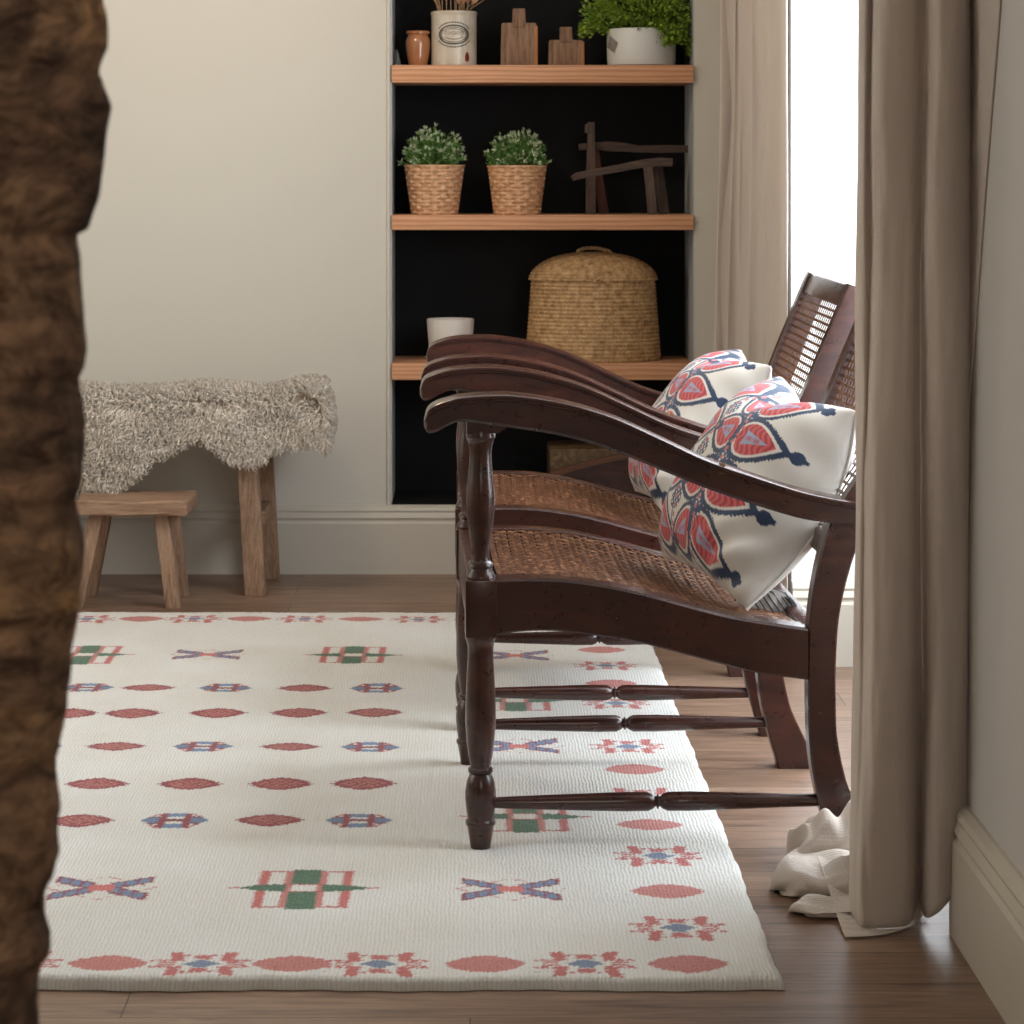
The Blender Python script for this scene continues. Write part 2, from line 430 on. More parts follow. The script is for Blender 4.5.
# rough stone and timber side of the doorway in the foreground
EDGE = [(-160,100),(-60,104),(0,105),(15,108),(49,106),(73,100),(90,105),(107,111),(146,110),(195,105),(215,99),(230,95),(235,84),(254,87),(293,90),(337,92),(366,90),(378,84),(405,87),(449,88),(483,83),(500,77),(531,84),(572,86),(597,82),(618,77),(669,76),(705,72),(730,68),(761,60),(807,66),(853,64),(879,56),(900,46),(915,46),(930,53),(953,52),(963,44),(1024,45),(1200,50),(1400,48)]
def m_stone():
    m, nt, b = base('rough_brown_stone', (0.15, 0.09, 0.05), 0.9)
    v = coords(nt)
    n1 = noise_tex(nt, v, 7, 7, 0.7, 0.6); n2 = noise_tex(nt, coords(nt, (1,1,2.0)), 26, 6, 0.7, 1.0)
    c = ramp(nt, n1, [(0.34, (0.05,0.028,0.018)), (0.44, (0.20,0.115,0.068)), (0.54, (0.38,0.225,0.125)), (0.66, (0.60,0.34,0.14))])
    c = mixc(nt, c, ramp(nt, n2, [(0.35, (0.25,0.20,0.17)), (0.55, (1,1,1)), (0.75, (1.6,1.45,1.3))]), 1.0, 'MULTIPLY')
    nt.links.new(c, b.inputs['Base Color'])
    bump(nt, b, mathn(nt, 'ADD', n1, n2), 1.0, 0.014); return m
def stone_wall():
    YF, YB = 1.42, 1.86
    e = np.array(EDGE, float)
    JOINTS = [-60, 75, 234, 378, 500, 618, 761, 905, 963, 1150]
    rows = np.linspace(-170, 1330, 420)
    V = []; nC = 90
    for py in rows:
        ex = np.interp(py, e[:,0], e[:,1])
        x1, z = P(ex-5, py, YF + 0.055)
        dj = min(abs(py-j) for j in JOINTS)
        gro = math.exp(-(dj/7.0)**2)
        # cross-section: front face from left to the edge, round the corner, along the reveal
        w0 = -0.95
        for k in range(nC):
            t = k/(nC-1)
            if t < 0.55:
                u = t/0.55; x = w0 + (x1-0.055-w0)*u; y = YF; nx, ny = 0, -1
            elif t < 0.72:
                a = (t-0.55)/0.17*PI/2; x = x1-0.055+0.055*math.sin(a); y = YF+0.055-0.055*math.cos(a); nx, ny = math.sin(a), -math.cos(a)
            else:
                u = (t-0.72)/0.28; y = YF+0.055+(YB-YF-0.055)*u; x = x1*y/(YF+0.055)-0.012*u; nx, ny = 1, 0
            p = Vector((x*9, y*9, z*9 + 3*math.floor(py/140)))
            woodlike = 1.0 if py < 234 else 0.0
            h = noise.fractal(Vector((x*7, y*7, z*7)), 1.0, 2.0, 5)*0.016 + noise.fractal(Vector((x*30, y*30, z*(8 if woodlike else 30))), 1.0, 2.0, 3)*0.0075 - 0.006*max(0, noise.noise(Vector((x*60, y*60, z*16)))-0.15)
            if woodlike:
                q = noise.noise(Vector((x*3, y*3, z*4)))*2.2
                h += 0.009*math.sin((x*1.2+z*0.25+q*0.14)*120)*(0.5+0.5*noise.noise(Vector((x*5, 3, z*5))))
            edge_soft = 1.0 if t < 0.5 else (0.3 if t < 0.72 else 0.12)
            h = h*edge_soft - gro*0.016*(1.0 if t < 0.5 else (0.25 if t < 0.7 else 0.0))
            V.append((x+nx*h, y+ny*h, z))
    V = np.array(V); Q = grid_quads(len(rows), nC)
    return fast_quads('wall_front', V, Q, m_stone())
sw = struct(stone_wall(), 'rough brown stone and timber edge of the doorway in the left foreground')
mb = MB(); mb.box(-3.0, -0.9, 1.46, 1.84, 0, CEILZ); struct(mb.build('wall_front_left', M_WALL, smooth=False))

# ------------------------------------------------------------------ rug
RX0, RX1, RY0, RY1 = -1.32, 0.430, 3.345, 6.16
WHITE = np.array((0.68, 0.675, 0.65)); RED = np.array((0.40, 0.085, 0.080)); DRED = np.array((0.20, 0.036, 0.048))
PINK = np.array((0.50, 0.185, 0.165)); BLUE = np.array((0.13, 0.20, 0.33)); NAVY = np.array((0.08, 0.12, 0.23)); GREEN = np.array((0.060, 0.145, 0.085))
def rug():
    nx, ny = 620, 860
    xs = np.linspace(RX0, RX1, nx); ys = np.linspace(RY0, RY1, ny)
    X, Y = np.meshgrid(xs, ys, indexing='ij')
    col = np.tile(WHITE, (nx, ny, 1)).astype(float)
    jx = (np.sin(Y*900)+np.sin(Y*530+X*40))*0.0014; jy = (np.sin(X*830)+np.sin(X*410+Y*37))*0.0014
    GX, GY = X+jx, Y+jy
    def put(cx, cy, hw, hh, fn):
        i0, i1 = np.searchsorted(xs, [cx-hw, cx+hw]); j0, j1 = np.searchsorted(ys, [cy-hh, cy+hh])
        if i0 >= i1 or j0 >= j1: return
        dx = GX[i0:i1, j0:j1]-cx; dy = GY[i0:i1, j0:j1]-cy
        sub = col[i0:i1, j0:j1]
        for mask, c in fn(dx, dy): sub[mask] = c
    def hexd(dx, dy, w_, h_): return (np.abs(dx)/w_)**1.5 + (np.abs(dy)/h_)**1.6 < 1.0
    def diamond(dx, dy):
        a = hexd(dx, dy, 0.056, 0.040)
        sp = (np.sin(dx*520+dy*300)*np.sin(dy*640) > 0.75)
        return [(a, PINK), (a & sp, RED*0.8+PINK*0.2)]
    def lozenge(dx, dy):
        w_ = 0.057; h_ = 0.040
        stepx = np.round(np.abs(dx)/0.008)*0.008
        a = ((stepx/w_)**1.35 + (np.abs(dy)/h_)**1.5 < 1.0)
        inner = ((stepx/w_)**1.35 + (np.abs(dy)/h_)**1.5 < 0.66)
        lat = (np.abs(((dx*1.0+dy*0.9)/0.017) % 1 - 0.5) < 0.17) | (np.abs(((dx*1.0-dy*0.9)/0.017) % 1 - 0.5) < 0.17)
        return [(a, DRED*1.3), (inner, PINK*0.95), (inner & lat, RED*0.62)]
    def blueloz(dx, dy):
        ax, ay = np.abs(dx), np.abs(dy)
        a = (ax/0.058 + ay/0.05*0.55 < 1.0) & (ay < 0.046)
        edge = a & ~((ax/0.053 + ay/0.05*0.55 < 0.95) & (ay < 0.041))
        return [(edge, RED), (a & (np.abs(ax-0.021) < 0.0065) & (ay < 0.046), DRED*1.3), (a & (ax < 0.016) & (ay > 0.022), BLUE*1.15), (a & (ax < 0.016) & (ay < 0.008), DRED),
                (a & (ax > 0.027) & (ay < 0.016), BLUE), (a & (ax > 0.027) & (np.abs(ay-0.020) < 0.004), DRED)]
    def star(dx, dy):
        ax, ay = np.abs(dx), np.abs(dy)
        r = [(np.abs(ay-0.016-0.10*ax*0) < 0.0045) & (ax < 0.072) & (ax > 0.026) & (np.sin(dx*420) > -0.75),
             (np.abs(ax-0.034-(ay-0.02)*0.15) < 0.009) & (ay > 0.014) & (ay < 0.056),
             (ay > 0.022) & (ay < 0.040) & (ax < 0.012),
             (np.abs(ay-0.040) < 0.004) & (ax < 0.034) & (np.sin(dx*500) > -0.3),
             (np.abs(ay-0.006) < 0.0035) & (ax < 0.060) & (ax > 0.036)]
        b = (ax/0.028 + ay/0.020 < 1.0) | ((ax < 0.010) & (ay < 0.018))
        return [(q, RED*0.75+PINK*0.35) for q in r] + [(b, BLUE*0.8+WHITE*0.08)]
    def cross(dx, dy):
        ax, ay = np.abs(dx), np.abs(dy)
        d = np.abs(ay - 0.62*ax)
        arm = (d < 0.0125) & (ax < 0.070) & (ax > 0.012)
        out = (d < 0.0185) & (ax < 0.076) & (ax > 0.012)
        ctr = (ax < 0.020) & (ay < 0.016)
        outl = (np.abs(ax/0.085 + ay/0.062 - 1.0) < 0.045) & (np.sin(dx*300+dy*200) > -0.4)
        return [(outl, PINK*0.9+WHITE*0.1), (out, DRED*1.2), (arm & (np.sin(ax*330) > -0.8), BLUE*1.1), (ctr, RED*0.9+PINK*0.4)]
    def plus(dx, dy):
        ax, ay = np.abs(dx), np.abs(dy)
        return [((np.abs(ax-0.065) < 0.0075) & (ay < 0.105), RED*0.8+PINK*0.35), ((np.abs(ay-0.100) < 0.0035) & (ax < 0.068), RED*0.5+PINK*0.5),
                ((np.abs(ax-0.026) < 0.007) & (ay < 0.105), PINK), ((ax < 0.022) & (ay > 0.022) & (ay < 0.112), GREEN),
                ((ay < 0.020*(1-np.clip((ax-0.03)/0.075, 0, 1)**2)) & (ax > 0.028) & (ax < 0.102), GREEN), ((ay < 0.004) & (ax > 0.098) & (ax < 0.115), PINK),
                ((np.abs(ay-0.020) < 0.0025) & (ax < 0.030), RED)]
    # borders
    for k in range(15):
        (lambda f: put(0.304, 3.385+0.1900*k+(0.028 if k == 0 else 0), 0.09, 0.08, f))(diamond if k % 2 == 0 else star)
        (lambda f: put(-1.20, 3.385+0.1900*k, 0.09, 0.08, f))(diamond if k % 2 == 0 else star)
    for i, x in enumerate([0.161, 0.021, -0.127, -0.248, -0.375, -0.505, -0.64, -0.775, -0.91, -1.05]):
        put(x, 3.415, 0.09, 0.08, star if i % 2 == 0 else diamond)
    for i, x in enumerate([0.165, 0.015, -0.126, -0.269, -0.407, -0.545, -0.68, -0.81, -0.945, -1.08]):
        put(x, 6.045, 0.09, 0.10, star if i % 2 == 0 else diamond)
    for x, k in ((0.063, 0), (-0.256, 1), (-0.568, 0), (-0.88, 1)): put(x, 3.775, 0.12, 0.13, plus if k else cross)
    for x, k in ((0.103, 0), (-0.267, 1), (-0.599, 0), (-0.88, 1)): put(x, 5.60, 0.12, 0.13, plus if k else cross)
    for y, k in ((4.20, 1), (4.72, 0), (5.12, 1)): put(0.094, y, 0.12, 0.13, plus if k else cross)
    for y, xs_ in ((4.165, (-0.189, -0.340, -0.502, -0.663, -0.83, -0.99)), (4.43, (-0.192, -0.342, -0.506, -0.675, -0.84, -1.0)), (4.705, (-0.192, -0.345, -0.513, -0.68, -0.84, -1.0)),
                   (4.995, (-0.194, -0.349, -0.514, -0.688, -0.816, -0.98)), (5.25, (-0.20, -0.355, -0.525, -0.69, -0.82, -0.98))):
        for i, x in enumerate(xs_):
            bl = (y in (4.165,) and i % 2 == 0) or (y == 4.705 and i % 2 == 0) or (y == 5.25 and i in (0, 2, 4))
            put(x, y, 0.07, 0.07, blueloz if bl else lozenge)
    # relief: soft ripples across, pile noise, rounded border
    ed = np.minimum(np.minimum(X-RX0, RX1-X), np.minimum(Y-RY0, RY1-Y))
    Z = 0.013 + 0.0024*np.sin(Y*14+1.3*np.sin(X*2.1)+0.7) * np.exp(-((X+0.25)/0.8)**2) + 0.0005*np.sin(Y*37+X*3)
    Z += (np.sin(X*900+3*np.sin(Y*60))*0.5)*0.0005 + RNG.normal(0, 0.0004, X.shape)
    Z += 0.004*np.exp(-((Y-RY0)/0.10)**2)
    foot = [(0.02, 4.03), (-0.01, 4.60), (0.0, 4.87), (0.0, 5.44)]
    for fx, fy in foot: Z = Z - (Z-0.008)*np.exp(-(((X-fx)**2+(Y-fy)**2)/0.05**2))
    r = 0.016; k = np.clip(ed/r, 0, 1); Z = Z*np.sqrt(np.clip(1-(1-k)**2, 0, 1)) + 0.001
    XX = X + np.where(ed < 0.03, 0.0015*np.sin(Y*23)+0.001*np.sin(Y*71), 0)
    YY = Y + np.where(ed < 0.03, 0.003*np.sin(X*19)+0.0015*np.sin(X*83), 0)
    V = np.stack([XX, YY, Z], -1).reshape(-1, 3)
    o = fast_quads('area_rug', V, grid_quads(nx, ny), M_RUG, col=col.reshape(-1, 3))
    tag(o, 'off-white wool rug with red, blue and green woven motifs on the plank floor', 'rug')
rug()

# ------------------------------------------------------------------ armchairs
PP = 609.0
def cl(px, py):   # side-profile point of the near chair, in chair coordinates
    return ((px-470)/PP - 0.30, 1.12-(py-171)/PP)
HW = 0.285        # half the distance between the two sides
ARM_TOP = [(423,419),(425,408),(433,402),(446,398),(461,395),(490,393),(517,393.5),(564,401),(611,415),(658,436),(705,458),(751,474),(798,489),(828,496),(856,501)]
ARM_BOT = [(426,426),(432,431),(440,430),(450,424),(461,420),(485,423),(517,427),(564,435),(611,449),(658,468),(705,487),(751,503),(798,517),(828,522),(856,525)]
RAIL_TOP = [(494,577.6),(530,577),(562,578),(606,584),(650,594),(694,606),(738,617),(782,624),(808,628)]
RAIL_BOT = [(494,632.5),(530,629),(560,629.5),(584,632.5),(628,639),(672,650),(716,662),(760,673),(812,680)]
BACKF = [(833,850),(825,824),(817,795),(812,768),(809,738),(808,700),(808,660),(809,625),(813,590),(820,555),(829,527),(850,491),(880,449),(896,412),(910,378),(940,307)]
def rail_z(x):
    p = np.array([cl(*q) for q in RAIL_TOP]); return float(np.interp(x, p[:,0], p[:,1]))

def loft_xz(mbd, secs):
    """secs: list of (x, [(y,z)...]) closed sections"""
    k = len(secs[0][1]); V = []; Fc = []
    for x, s_ in secs:
        for y, z in s_: V.append((x, y, z))
    for i in range(len(secs)-1):
        for j in range(k): Fc.append((i*k+j, i*k+(j+1) % k, (i+1)*k+(j+1) % k, (i+1)*k+j))
    Fc.append(tuple(range(k))[::-1]); Fc.append(tuple((len(secs)-1)*k+j for j in range(k)))
    mbd.add(V, Fc)

def armchair(loc, rz, label):
    t = thing('armchair', loc, label, 'chair', 'cane armchairs in a row', rz)
    up_prof = [(28,430),(30,434),(30,437),(27,439),(24,444),(22,452),(22.5,462),(25,475),(28,488),(29,498),(28.5,508),(26,522),(22,535),(18.5,547),(17.5,556),(19,560),(24,562),(26,565),(22,568),(24,571),(29,574),(30,577),(29,580)]
    lo_prof = [(31,634),(31,638),(28,641),(26,646),(25.5,655),(27,668),(29,685),(30.5,705),(30.5,722),(28,740),(24,756),(21,763),(20.5,766),(25,768),(25,771),(21,773),(24,776),(28,781),(31,790),(31,798),(29,808),(27,815),(26,818),(30,820),(30,823),(27,825),(25,830),(22,840),(20,847)]
    fx = cl(481, 0)[0]
    for s in (-1, 1):
        y0 = s*HW
        # front post: block, turned spindles above and below
        m = MB()
        m.lathe([(w_/2/PP, 1.12-(py-171)/PP) for w_, py in reversed(lo_prof)], 28, (fx, y0, 0))
        o = m.build('leg', M_MAH, t)
        m = MB(); a, b_ = cl(465.5, 635), cl(497, 578); m.box(a[0], b_[0], y0-0.025, y0+0.025, a[1], b_[1])
        m.build('leg_block', M_MAH, o, angle=30, bevel=0.0025)
        m = MB(); m.lathe([(w_/2/PP, 1.12-(py-171)/PP) for w_, py in reversed(up_prof)], 28, (fx, y0, 0))
        m.build('arm_post', M_MAH, t)
        # back post sweeping down into the sabre leg and up into the back
        f = spl([cl(*q) for q in BACKF], 60)
        m = MB(); secs = []
        V = []; n = len(f)
        for i, (x, z) in enumerate(f):
            d = f[min(i+1, n-1)]-f[max(i-1, 0)]; d = d/np.linalg.norm(d); nx_, nz_ = d[1], -d[0]
            wd = np.interp(z, [0, .03, .10, .2, .3, .40, .5, .56, .65, .9], [.068, .064, .053, .046, .046, .049, .055, .060, .055, .052])
            sh = 0.020
            for (q, yy) in ((0.003, -sh), (wd-0.003, -sh), (wd, -sh+0.003), (wd, sh-0.003), (wd-0.003, sh), (0.003, sh), (0, sh-0.003), (0, -sh+0.003)):
                zz = z+nz_*q
                if i == 0: zz = 0.0
                V.append((x+nx_*q, y0+yy, max(zz, 0)))
        Fc = [(i*8+j, i*8+(j+1) % 8, (i+1)*8+(j+1) % 8, (i+1)*8+j) for i in range(n-1) for j in range(8)]
        Fc += [tuple(range(8))[::-1], tuple((n-1)*8+j for j in range(8))]
        # lower front foot down to the floor
        m.add(V, Fc); m.build('back_post', M_MAH, t, angle=30)
        # side rail
        rt = spl([cl(*q) for q in RAIL_TOP], 30); rb = spl([cl(*q) for q in RAIL_BOT], 60)
        secs = []
        for x, z in rt:
            zb = float(np.interp(x, rb[:,0], rb[:,1])); h = 0.020
            secs.append((x, [(y0-h, zb+0.003), (y0-h+0.003, zb), (y0+h-0.003, zb), (y0+h, zb+0.003), (y0+h, z-0.004), (y0+h-0.004, z), (y0-h+0.004, z), (y0-h, z-0.004)]))
        m = MB(); loft_xz(m, secs); m.build('side_rail', M_MAH, t, angle=30)
        # arm: moulded top cap over a deeper body
        at = spl([cl(*q) for q in ARM_TOP], 90); ab = spl([cl(*q) for q in ARM_BOT], 90)
        secs = []
        for i in range(90):
            x, zt = at[i]; x2, zb = ab[i]; xx = 0.5*(x+x2)
            k = min(1.0, (i/5.0))**0.5
            hw = 0.020+0.016*k; b1 = hw-0.006
            th = zt-zb; c = min(0.013, th*0.4)
            secs.append((xx, [(y0-b1+0.004, zb), (y0+b1-0.004, zb), (y0+b1, zb+min(.005, th*.2)), (y0+b1, zt-c), (y0+b1+0.003, zt-c*0.85), (y0+b1+0.003, zt-c*0.6), (y0+hw, zt-c*0.5), (y0+hw, zt-c*0.15), (y0+hw-0.004, zt),
                              (y0-hw+0.004, zt), (y0-hw, zt-c*0.15), (y0-hw, zt-c*0.5), (y0-b1-0.003, zt-c*0.6), (y0-b1-0.003, zt-c*0.85), (y0-b1, zt-c), (y0-b1, zb+min(.005, th*.2))]))
        m = MB(); loft_xz(m, secs); arm = m.build('armrest', M_MAH, t, angle=28)
        bk = MB()
        a0 = cl(468, 432); sec = []
        for px, top in ((467,421),(474,419),(485,420),(497,421),(506,424)):
            x, z = cl(px, top); zb = cl(px, 432 if px < 500 else 427)[1]; sec.append((x, [(y0-0.023, zb), (y0+0.023, zb), (y0+0.023, z+0.004), (y0-0.023, z+0.004)]))
        loft_xz(bk, sec); bk.build('arm_block', M_MAH, arm, angle=30)
        if s == -1 and 'nearest' in label:
            x, z = cl(721, 467); pg = MB(); pg.box(x-0.005, x+0.005, y0-0.0315, y0-0.028, z-0.009, z+0.009)
            p_ = pg.build('dowel_plug', M_PLUG, arm, angle=30, bevel=0.001); p_['label'] = 'pale tan wooden plug let into the arm'
        # turned side stretcher
        prof = []
        L0, L1 = cl(493, 0)[0], cl(824, 0)[0]
        for u, r in ((0,.0085),(.03,.0095),(.1,.011),(.25,.0135),(.4,.0158),(.47,.0155),(.485,.012),(.492,.0085),(.496,.0085),(.4985,.012),(.5015,.012),(.504,.0085),(.508,.0085),(.515,.012),(.53,.0155),(.6,.0158),(.75,.0135),(.9,.011),(1,.010)):
            prof.append((r, L0+(L1-L0)*u))
        m = MB(); m.lathe(prof, 16, (0, y0, 0.083), axis='x'); m.build('stretcher', M_MAH, t)
    # front and rear rails of the seat
    zf = rail_z(-0.28)
    m = MB(); a, b_ = cl(468, 632), cl(492, 578); m.box(a[0], b_[0], -HW+0.02, HW-0.02, a[1]+0.004, b_[1]); m.build('front_rail', M_MAH, t, angle=30, bevel=0.003)
    xb = cl(806, 0)[0]; zb = rail_z(xb)
    m = MB(); m.box(xb, xb+0.03, -HW+0.02, HW-0.02, zb-0.07, zb); m.build('rear_rail', M_MAH, t, angle=30, bevel=0.003)
    # woven seat: lattice of flat strands following the dip of the rails
    x0, x1 = cl(497, 0)[0], xb+0.005; yi = HW-0.018
    fr = MB(); 
    for s in (-1, 1):
        secs = []
        for x in np.linspace(x0-0.01, x1, 24):
            z = rail_z(x); ya, yb_ = sorted((s*(HW-0.019), s*(HW-0.040)))
            secs.append((x, [(ya, z-0.010), (yb_, z-0.010), (yb_, z-0.001), (ya, z-0.001)]))
        loft_xz(fr, secs)
    fr.box(x0-0.010, x0-0.002, -HW+0.018, HW-0.018, rail_z(x0)-0.010, rail_z(x0)-0.001)
    fr.box(x1-0.006, x1, -HW+0.018, HW-0.018, rail_z(x1)-0.010, rail_z(x1)-0.001)
    seat = fr.build('seat_frame', M_MAH, t, angle=30)
    V = []; Q = []
    def strip(pts, wvec, th):
        b0 = len(V)
        for p, h in pts:
            V.append((p[0]-wvec[0], p[1]-wvec[1], p[2]+h-th*.3)); V.append((p[0], p[1], p[2]+h+th)); V.append((p[0]+wvec[0], p[1]+wvec[1], p[2]+h-th*.3))
        for i in range(len(pts)-1):
            for c_ in (0, 1): Q.append((b0+i*3+c_, b0+(i+1)*3+c_, b0+(i+1)*3+c_+1, b0+i*3+c_+1))
    yw = HW-0.036
    xs = np.arange(x0+0.010, x1-0.005, 0.0125); ys = np.arange(-yw, yw, 0.0145)
    for i, x in enumerate(xs):
        z = rail_z(x)-0.004
        strip([((x, y, z-0.012*(1-(y/yw)**2)), 0.0022 if (i//2+j) % 2 else -0.0018) for j, y in enumerate(ys)], (0.0050, 0), 0.0012)
    for j, y in enumerate(ys):
        strip([((x, y, rail_z(x)-0.004-0.012*(1-(y/yw)**2)), -0.0018 if (i//2+j) % 2 else 0.0022) for i, x in enumerate(xs)], (0, 0.0048), 0.0012)
    fast_quads('seat_cane', np.array(V), np.array(Q), M_CANE, t)
    # back: top rail, bottom rail, cane panel
    f = spl([cl(*q) for q in BACKF], 200)
    def bp(z): # front line of the back at height z
        return float(np.interp(z, f[:,1], f[:,0]))
    def slab(name, z0, z1, d0, d1, mat):
        m_ = MB(); secs = []
        for y in np.linspace(-HW+0.018, HW-0.018, 9):
            secs.append((y, [(bp(z0)+d0+0.006, z0), (bp(z1)+d0+0.006, z1), (bp(z1)+d1, z1-0.006), (bp(z0)+d1, z0-0.006)]))
        k = 4; V_ = []; F_ = []
        for y, s_ in secs:
            for x, z in s_: V_.append((x, y, z))
        for i in range(len(secs)-1):
            for j in range(k): F_.append((i*k+j, i*k+(j+1) % k, (i+1)*k+(j+1) % k, (i+1)*k+j))
        F_ += [(0,1,2,3), tuple((len(secs)-1)*k+j for j in (3,2,1,0))]
        m_.add(V_, F_); return m_.build(name, mat, t, angle=30, bevel=0.003)
    ztop = f[-1, 1]
    slab('top_rail', ztop-0.045, ztop-0.004, 0.0, 0.036, M_MAH)
    slab('bottom_rail', 0.485, 0.52, 0.0, 0.034, M_MAH)
    V = []; Q = []
    za, zb_ = 0.518, ztop-0.043; yw = HW-0.018
    def bar(p0, p1, wv, nseg=1, th=0.0018):
        b0 = len(V)
        for k_ in range(nseg+1):
            u = k_/nseg; p = p0*(1-u)+p1*u
            V.append(tuple(p-wv)); V.append(tuple(p+np.array((-th, 0, th*.5)))); V.append(tuple(p+wv))
        for i in range(nseg):
            for c_ in (0, 1): Q.append((b0+i*3+c_, b0+(i+1)*3+c_, b0+(i+1)*3+c_+1, b0+i*3+c_+1))
    dcn = 0.014
    for y in np.arange(-yw+0.010, yw, 0.0270):
        zz = np.linspace(za, zb_, 14)
        for a_, b_ in zip(zz[:-1], zz[1:]):
            bar(np.array((bp(a_)+dcn, y, a_)), np.array((bp(b_)+dcn, y, b_)), np.array((0, 0.0030, 0)))
    for z in np.arange(za+0.006, zb_, 0.0142):
        d = np.array((bp(z+0.01)-bp(z-0.01), 0, 0.02)); d = d/np.linalg.norm(d)*0.0028
        bar(np.array((bp(z)+dcn-0.0015, -yw, z)), np.array((bp(z)+dcn-0.0015, yw, z)), d, 8)
    fast_quads('back_cane', np.array(V), np.array(Q), M_CANE, t)
    return t
M_PLUG, _, _ = base('tan_wood_plug', (0.23, 0.12, 0.05), 0.5)
armchair((0.290, 4.315, 0), 0.032, 'dark mahogany cane armchair nearest the camera, beside the long linen curtain')
armchair((0.278, 5.155, 0), 0.0, 'dark mahogany cane armchair standing behind the nearest one, its back against the bright window')

# ------------------------------------------------------------------ cushions
CW = np.array((0.66, 0.62, 0.56)); CR = np.array((0.42, 0.040, 0.050)); CN = np.array((0.014, 0.035, 0.085)); CL = np.array((0.30, 0.34, 0.48)); CP = np.array((0.55, 0.17, 0.16))
def cushion(nb, nt_, ft, fb, thick, label, flip=0.0):
    """corner points: near-bottom, near-top, far-top, far-bottom of the front face"""
    nb, nt_, ft, fb = [np.array(q, float) for q in (nb, nt_, ft, fb)]
    cen = (nb+nt_+ft+fb)/4
    n = 220
    u = np.linspace(0, 1, n); U, Vv = np.meshgrid(u, u, indexing='ij')
    a, b = U[..., None], Vv[..., None]
    pos = nb*(1-a)*(1-b)+nt_*(1-a)*b+ft*a*b+fb*a*(1-b)
    nrm = np.cross((ft-nb), (nt_-fb)); nrm /= np.linalg.norm(nrm)
    if nrm[0] > 0: nrm = -nrm
    su, sv = 2*U-1, 2*Vv-1
    prof = np.clip(1-np.abs(su)**2.8, 0, 1)**0.52*np.clip(1-np.abs(sv)**2.8, 0, 1)**0.52
    # edges pulled in between the corners
    pull = 0.030
    side = (nt_-nb+ft-fb)/2; wid = (fb-nb+ft-nt_)/2
    pos = pos - (pull*np.sin(PI*Vv)*su*np.abs(su))[..., None]*wid - (pull*1.3*np.sin(PI*U)*sv*np.abs(sv))[..., None]*side
    # chopped dent at the top
    pos = pos + (0.050*np.sin(PI*Vv)*((1-su)/2)**3)[..., None]*np.array((1, 0, -0.15))
    dent = np.exp(-((U-0.5)/0.18)**2)*np.clip((Vv-0.65)/0.35, 0, 1)**1.5
    pos = pos - (dent*0.10)[..., None]*side
    wr = 0.004*np.sin(su*9+sv*5)*np.abs(sv)**2 + 0.0035*np.sin(sv*14-su*6)*np.abs(su)**3 + 0.003*np.sin((su+sv)*16)*np.exp(-((su+0.9)**2+(sv+0.9)**2)/0.2)*3
    front = pos + nrm*(prof*thick+wr*(prof**0.4))[..., None]
    back = pos - nrm*(prof*thick*0.42)[..., None]
    col = np.tile(CW, (n, n, 1)).astype(float)
    uu, vv = U, Vv
    jit = 0.006*np.sin(vv*230)+0.005*np.sin(uu*260)
    def heart(cu, cv, w_, h_, d, lean):
        """teardrop leaf, tip at side d (-1 = near side)"""
        x = (uu-cu)*d/w_; y = (vv-cv)/h_ + lean*x    # x: -1 round end .. +1 tip
        wob = 0.05*np.sin(uu*300)*np.sin(vv*300)
        def inside(k):
            xx = (x+0.15)/k-0.15; yy = y/(k*1.04)
            rad = np.sqrt(np.clip((1+xx)*1.5, 0, None))*np.clip(1-xx, 0, None)*0.75
            return (np.abs(yy) < rad+(wob if k > 1.3 else 0)) & (xx > -1) & (xx < 1)
        ins = inside(1.0); ring = inside(1.46) & ~inside(1.16)
        core = (np.abs(y) < 0.50*(1-np.clip((x+0.6)/1.25, 0, 1))) & (x > -0.6) & (x < 0.65)
        slot = (np.abs(y) < 0.13) & (x > -0.5) & (x < 0.25)
        tu, tv = uu-(cu+d*w_*1.62), vv-(cv-lean*1.62*h_)
        tip = (np.sqrt((tu/0.024)**2+(tv/0.032)**2) < 1) | ((np.abs(tu) < 0.034) & (np.abs(tv) < 0.010))
        return ring, ins, core, slot, tip
    rows = (0.13, 0.38, 0.64, 0.885)
    for cv, lean in zip(rows, (0.45, 0.25, -0.05, -0.35)):
        for cu, w_, d in ((0.275, 0.120, -1), (0.515, 0.085, 1), (0.735, 0.085, -1), (0.910, 0.070, 1)):
            ring, ins, core, slot, tip = heart(cu, cv, w_, 0.082, d, lean)
            col[ring] = CN; 
            if d == -1: col[tip] = CN
            rr = np.sin(uu*190+np.sin(vv*80)*2)*0.5+0.5
            col[ins] = (CR[None]*(0.75+0.5*rr[ins][:, None]) + CP[None]*0.25*rr[ins][:, None])
            col[core] = CL; col[slot & (np.sin(uu*420) > 0)] = CR*1.1
    for cu in (0.405, 0.625, 0.82):
        for cv in (0.255, 0.51, 0.765):
            dd = np.sqrt(((uu-cu)/0.05)**2+((vv-cv)/0.055)**2)
            m_ = (dd < 1) & (np.sin(uu*200)*np.sin(vv*200) > -0.25)
            col[m_] = CN*1.6
        stripe = (np.abs(uu-cu-0.012*np.sin(vv*26)) < 0.010) & (np.sin(vv*150) > -0.2)
        col[stripe] = CP*0.9
        stripe = (np.abs(uu-cu-0.012*np.sin(vv*26)-0.018) < 0.005)
        col[stripe] = CN*2
    cb = np.tile(CW, (n, n, 1)).astype(float)
    V = np.concatenate([front.reshape(-1, 3), back.reshape(-1, 3)]) - cen
    q = grid_quads(n, n); V2 = len(front.reshape(-1, 3))
    # weld front and back along the border by bridging
    Q = np.concatenate([q, q[:, ::-1]+V2])
    o = fast_quads('cushion', V, Q, M_CUSH, col=np.concatenate([col.reshape(-1, 3), cb.reshape(-1, 3)]))
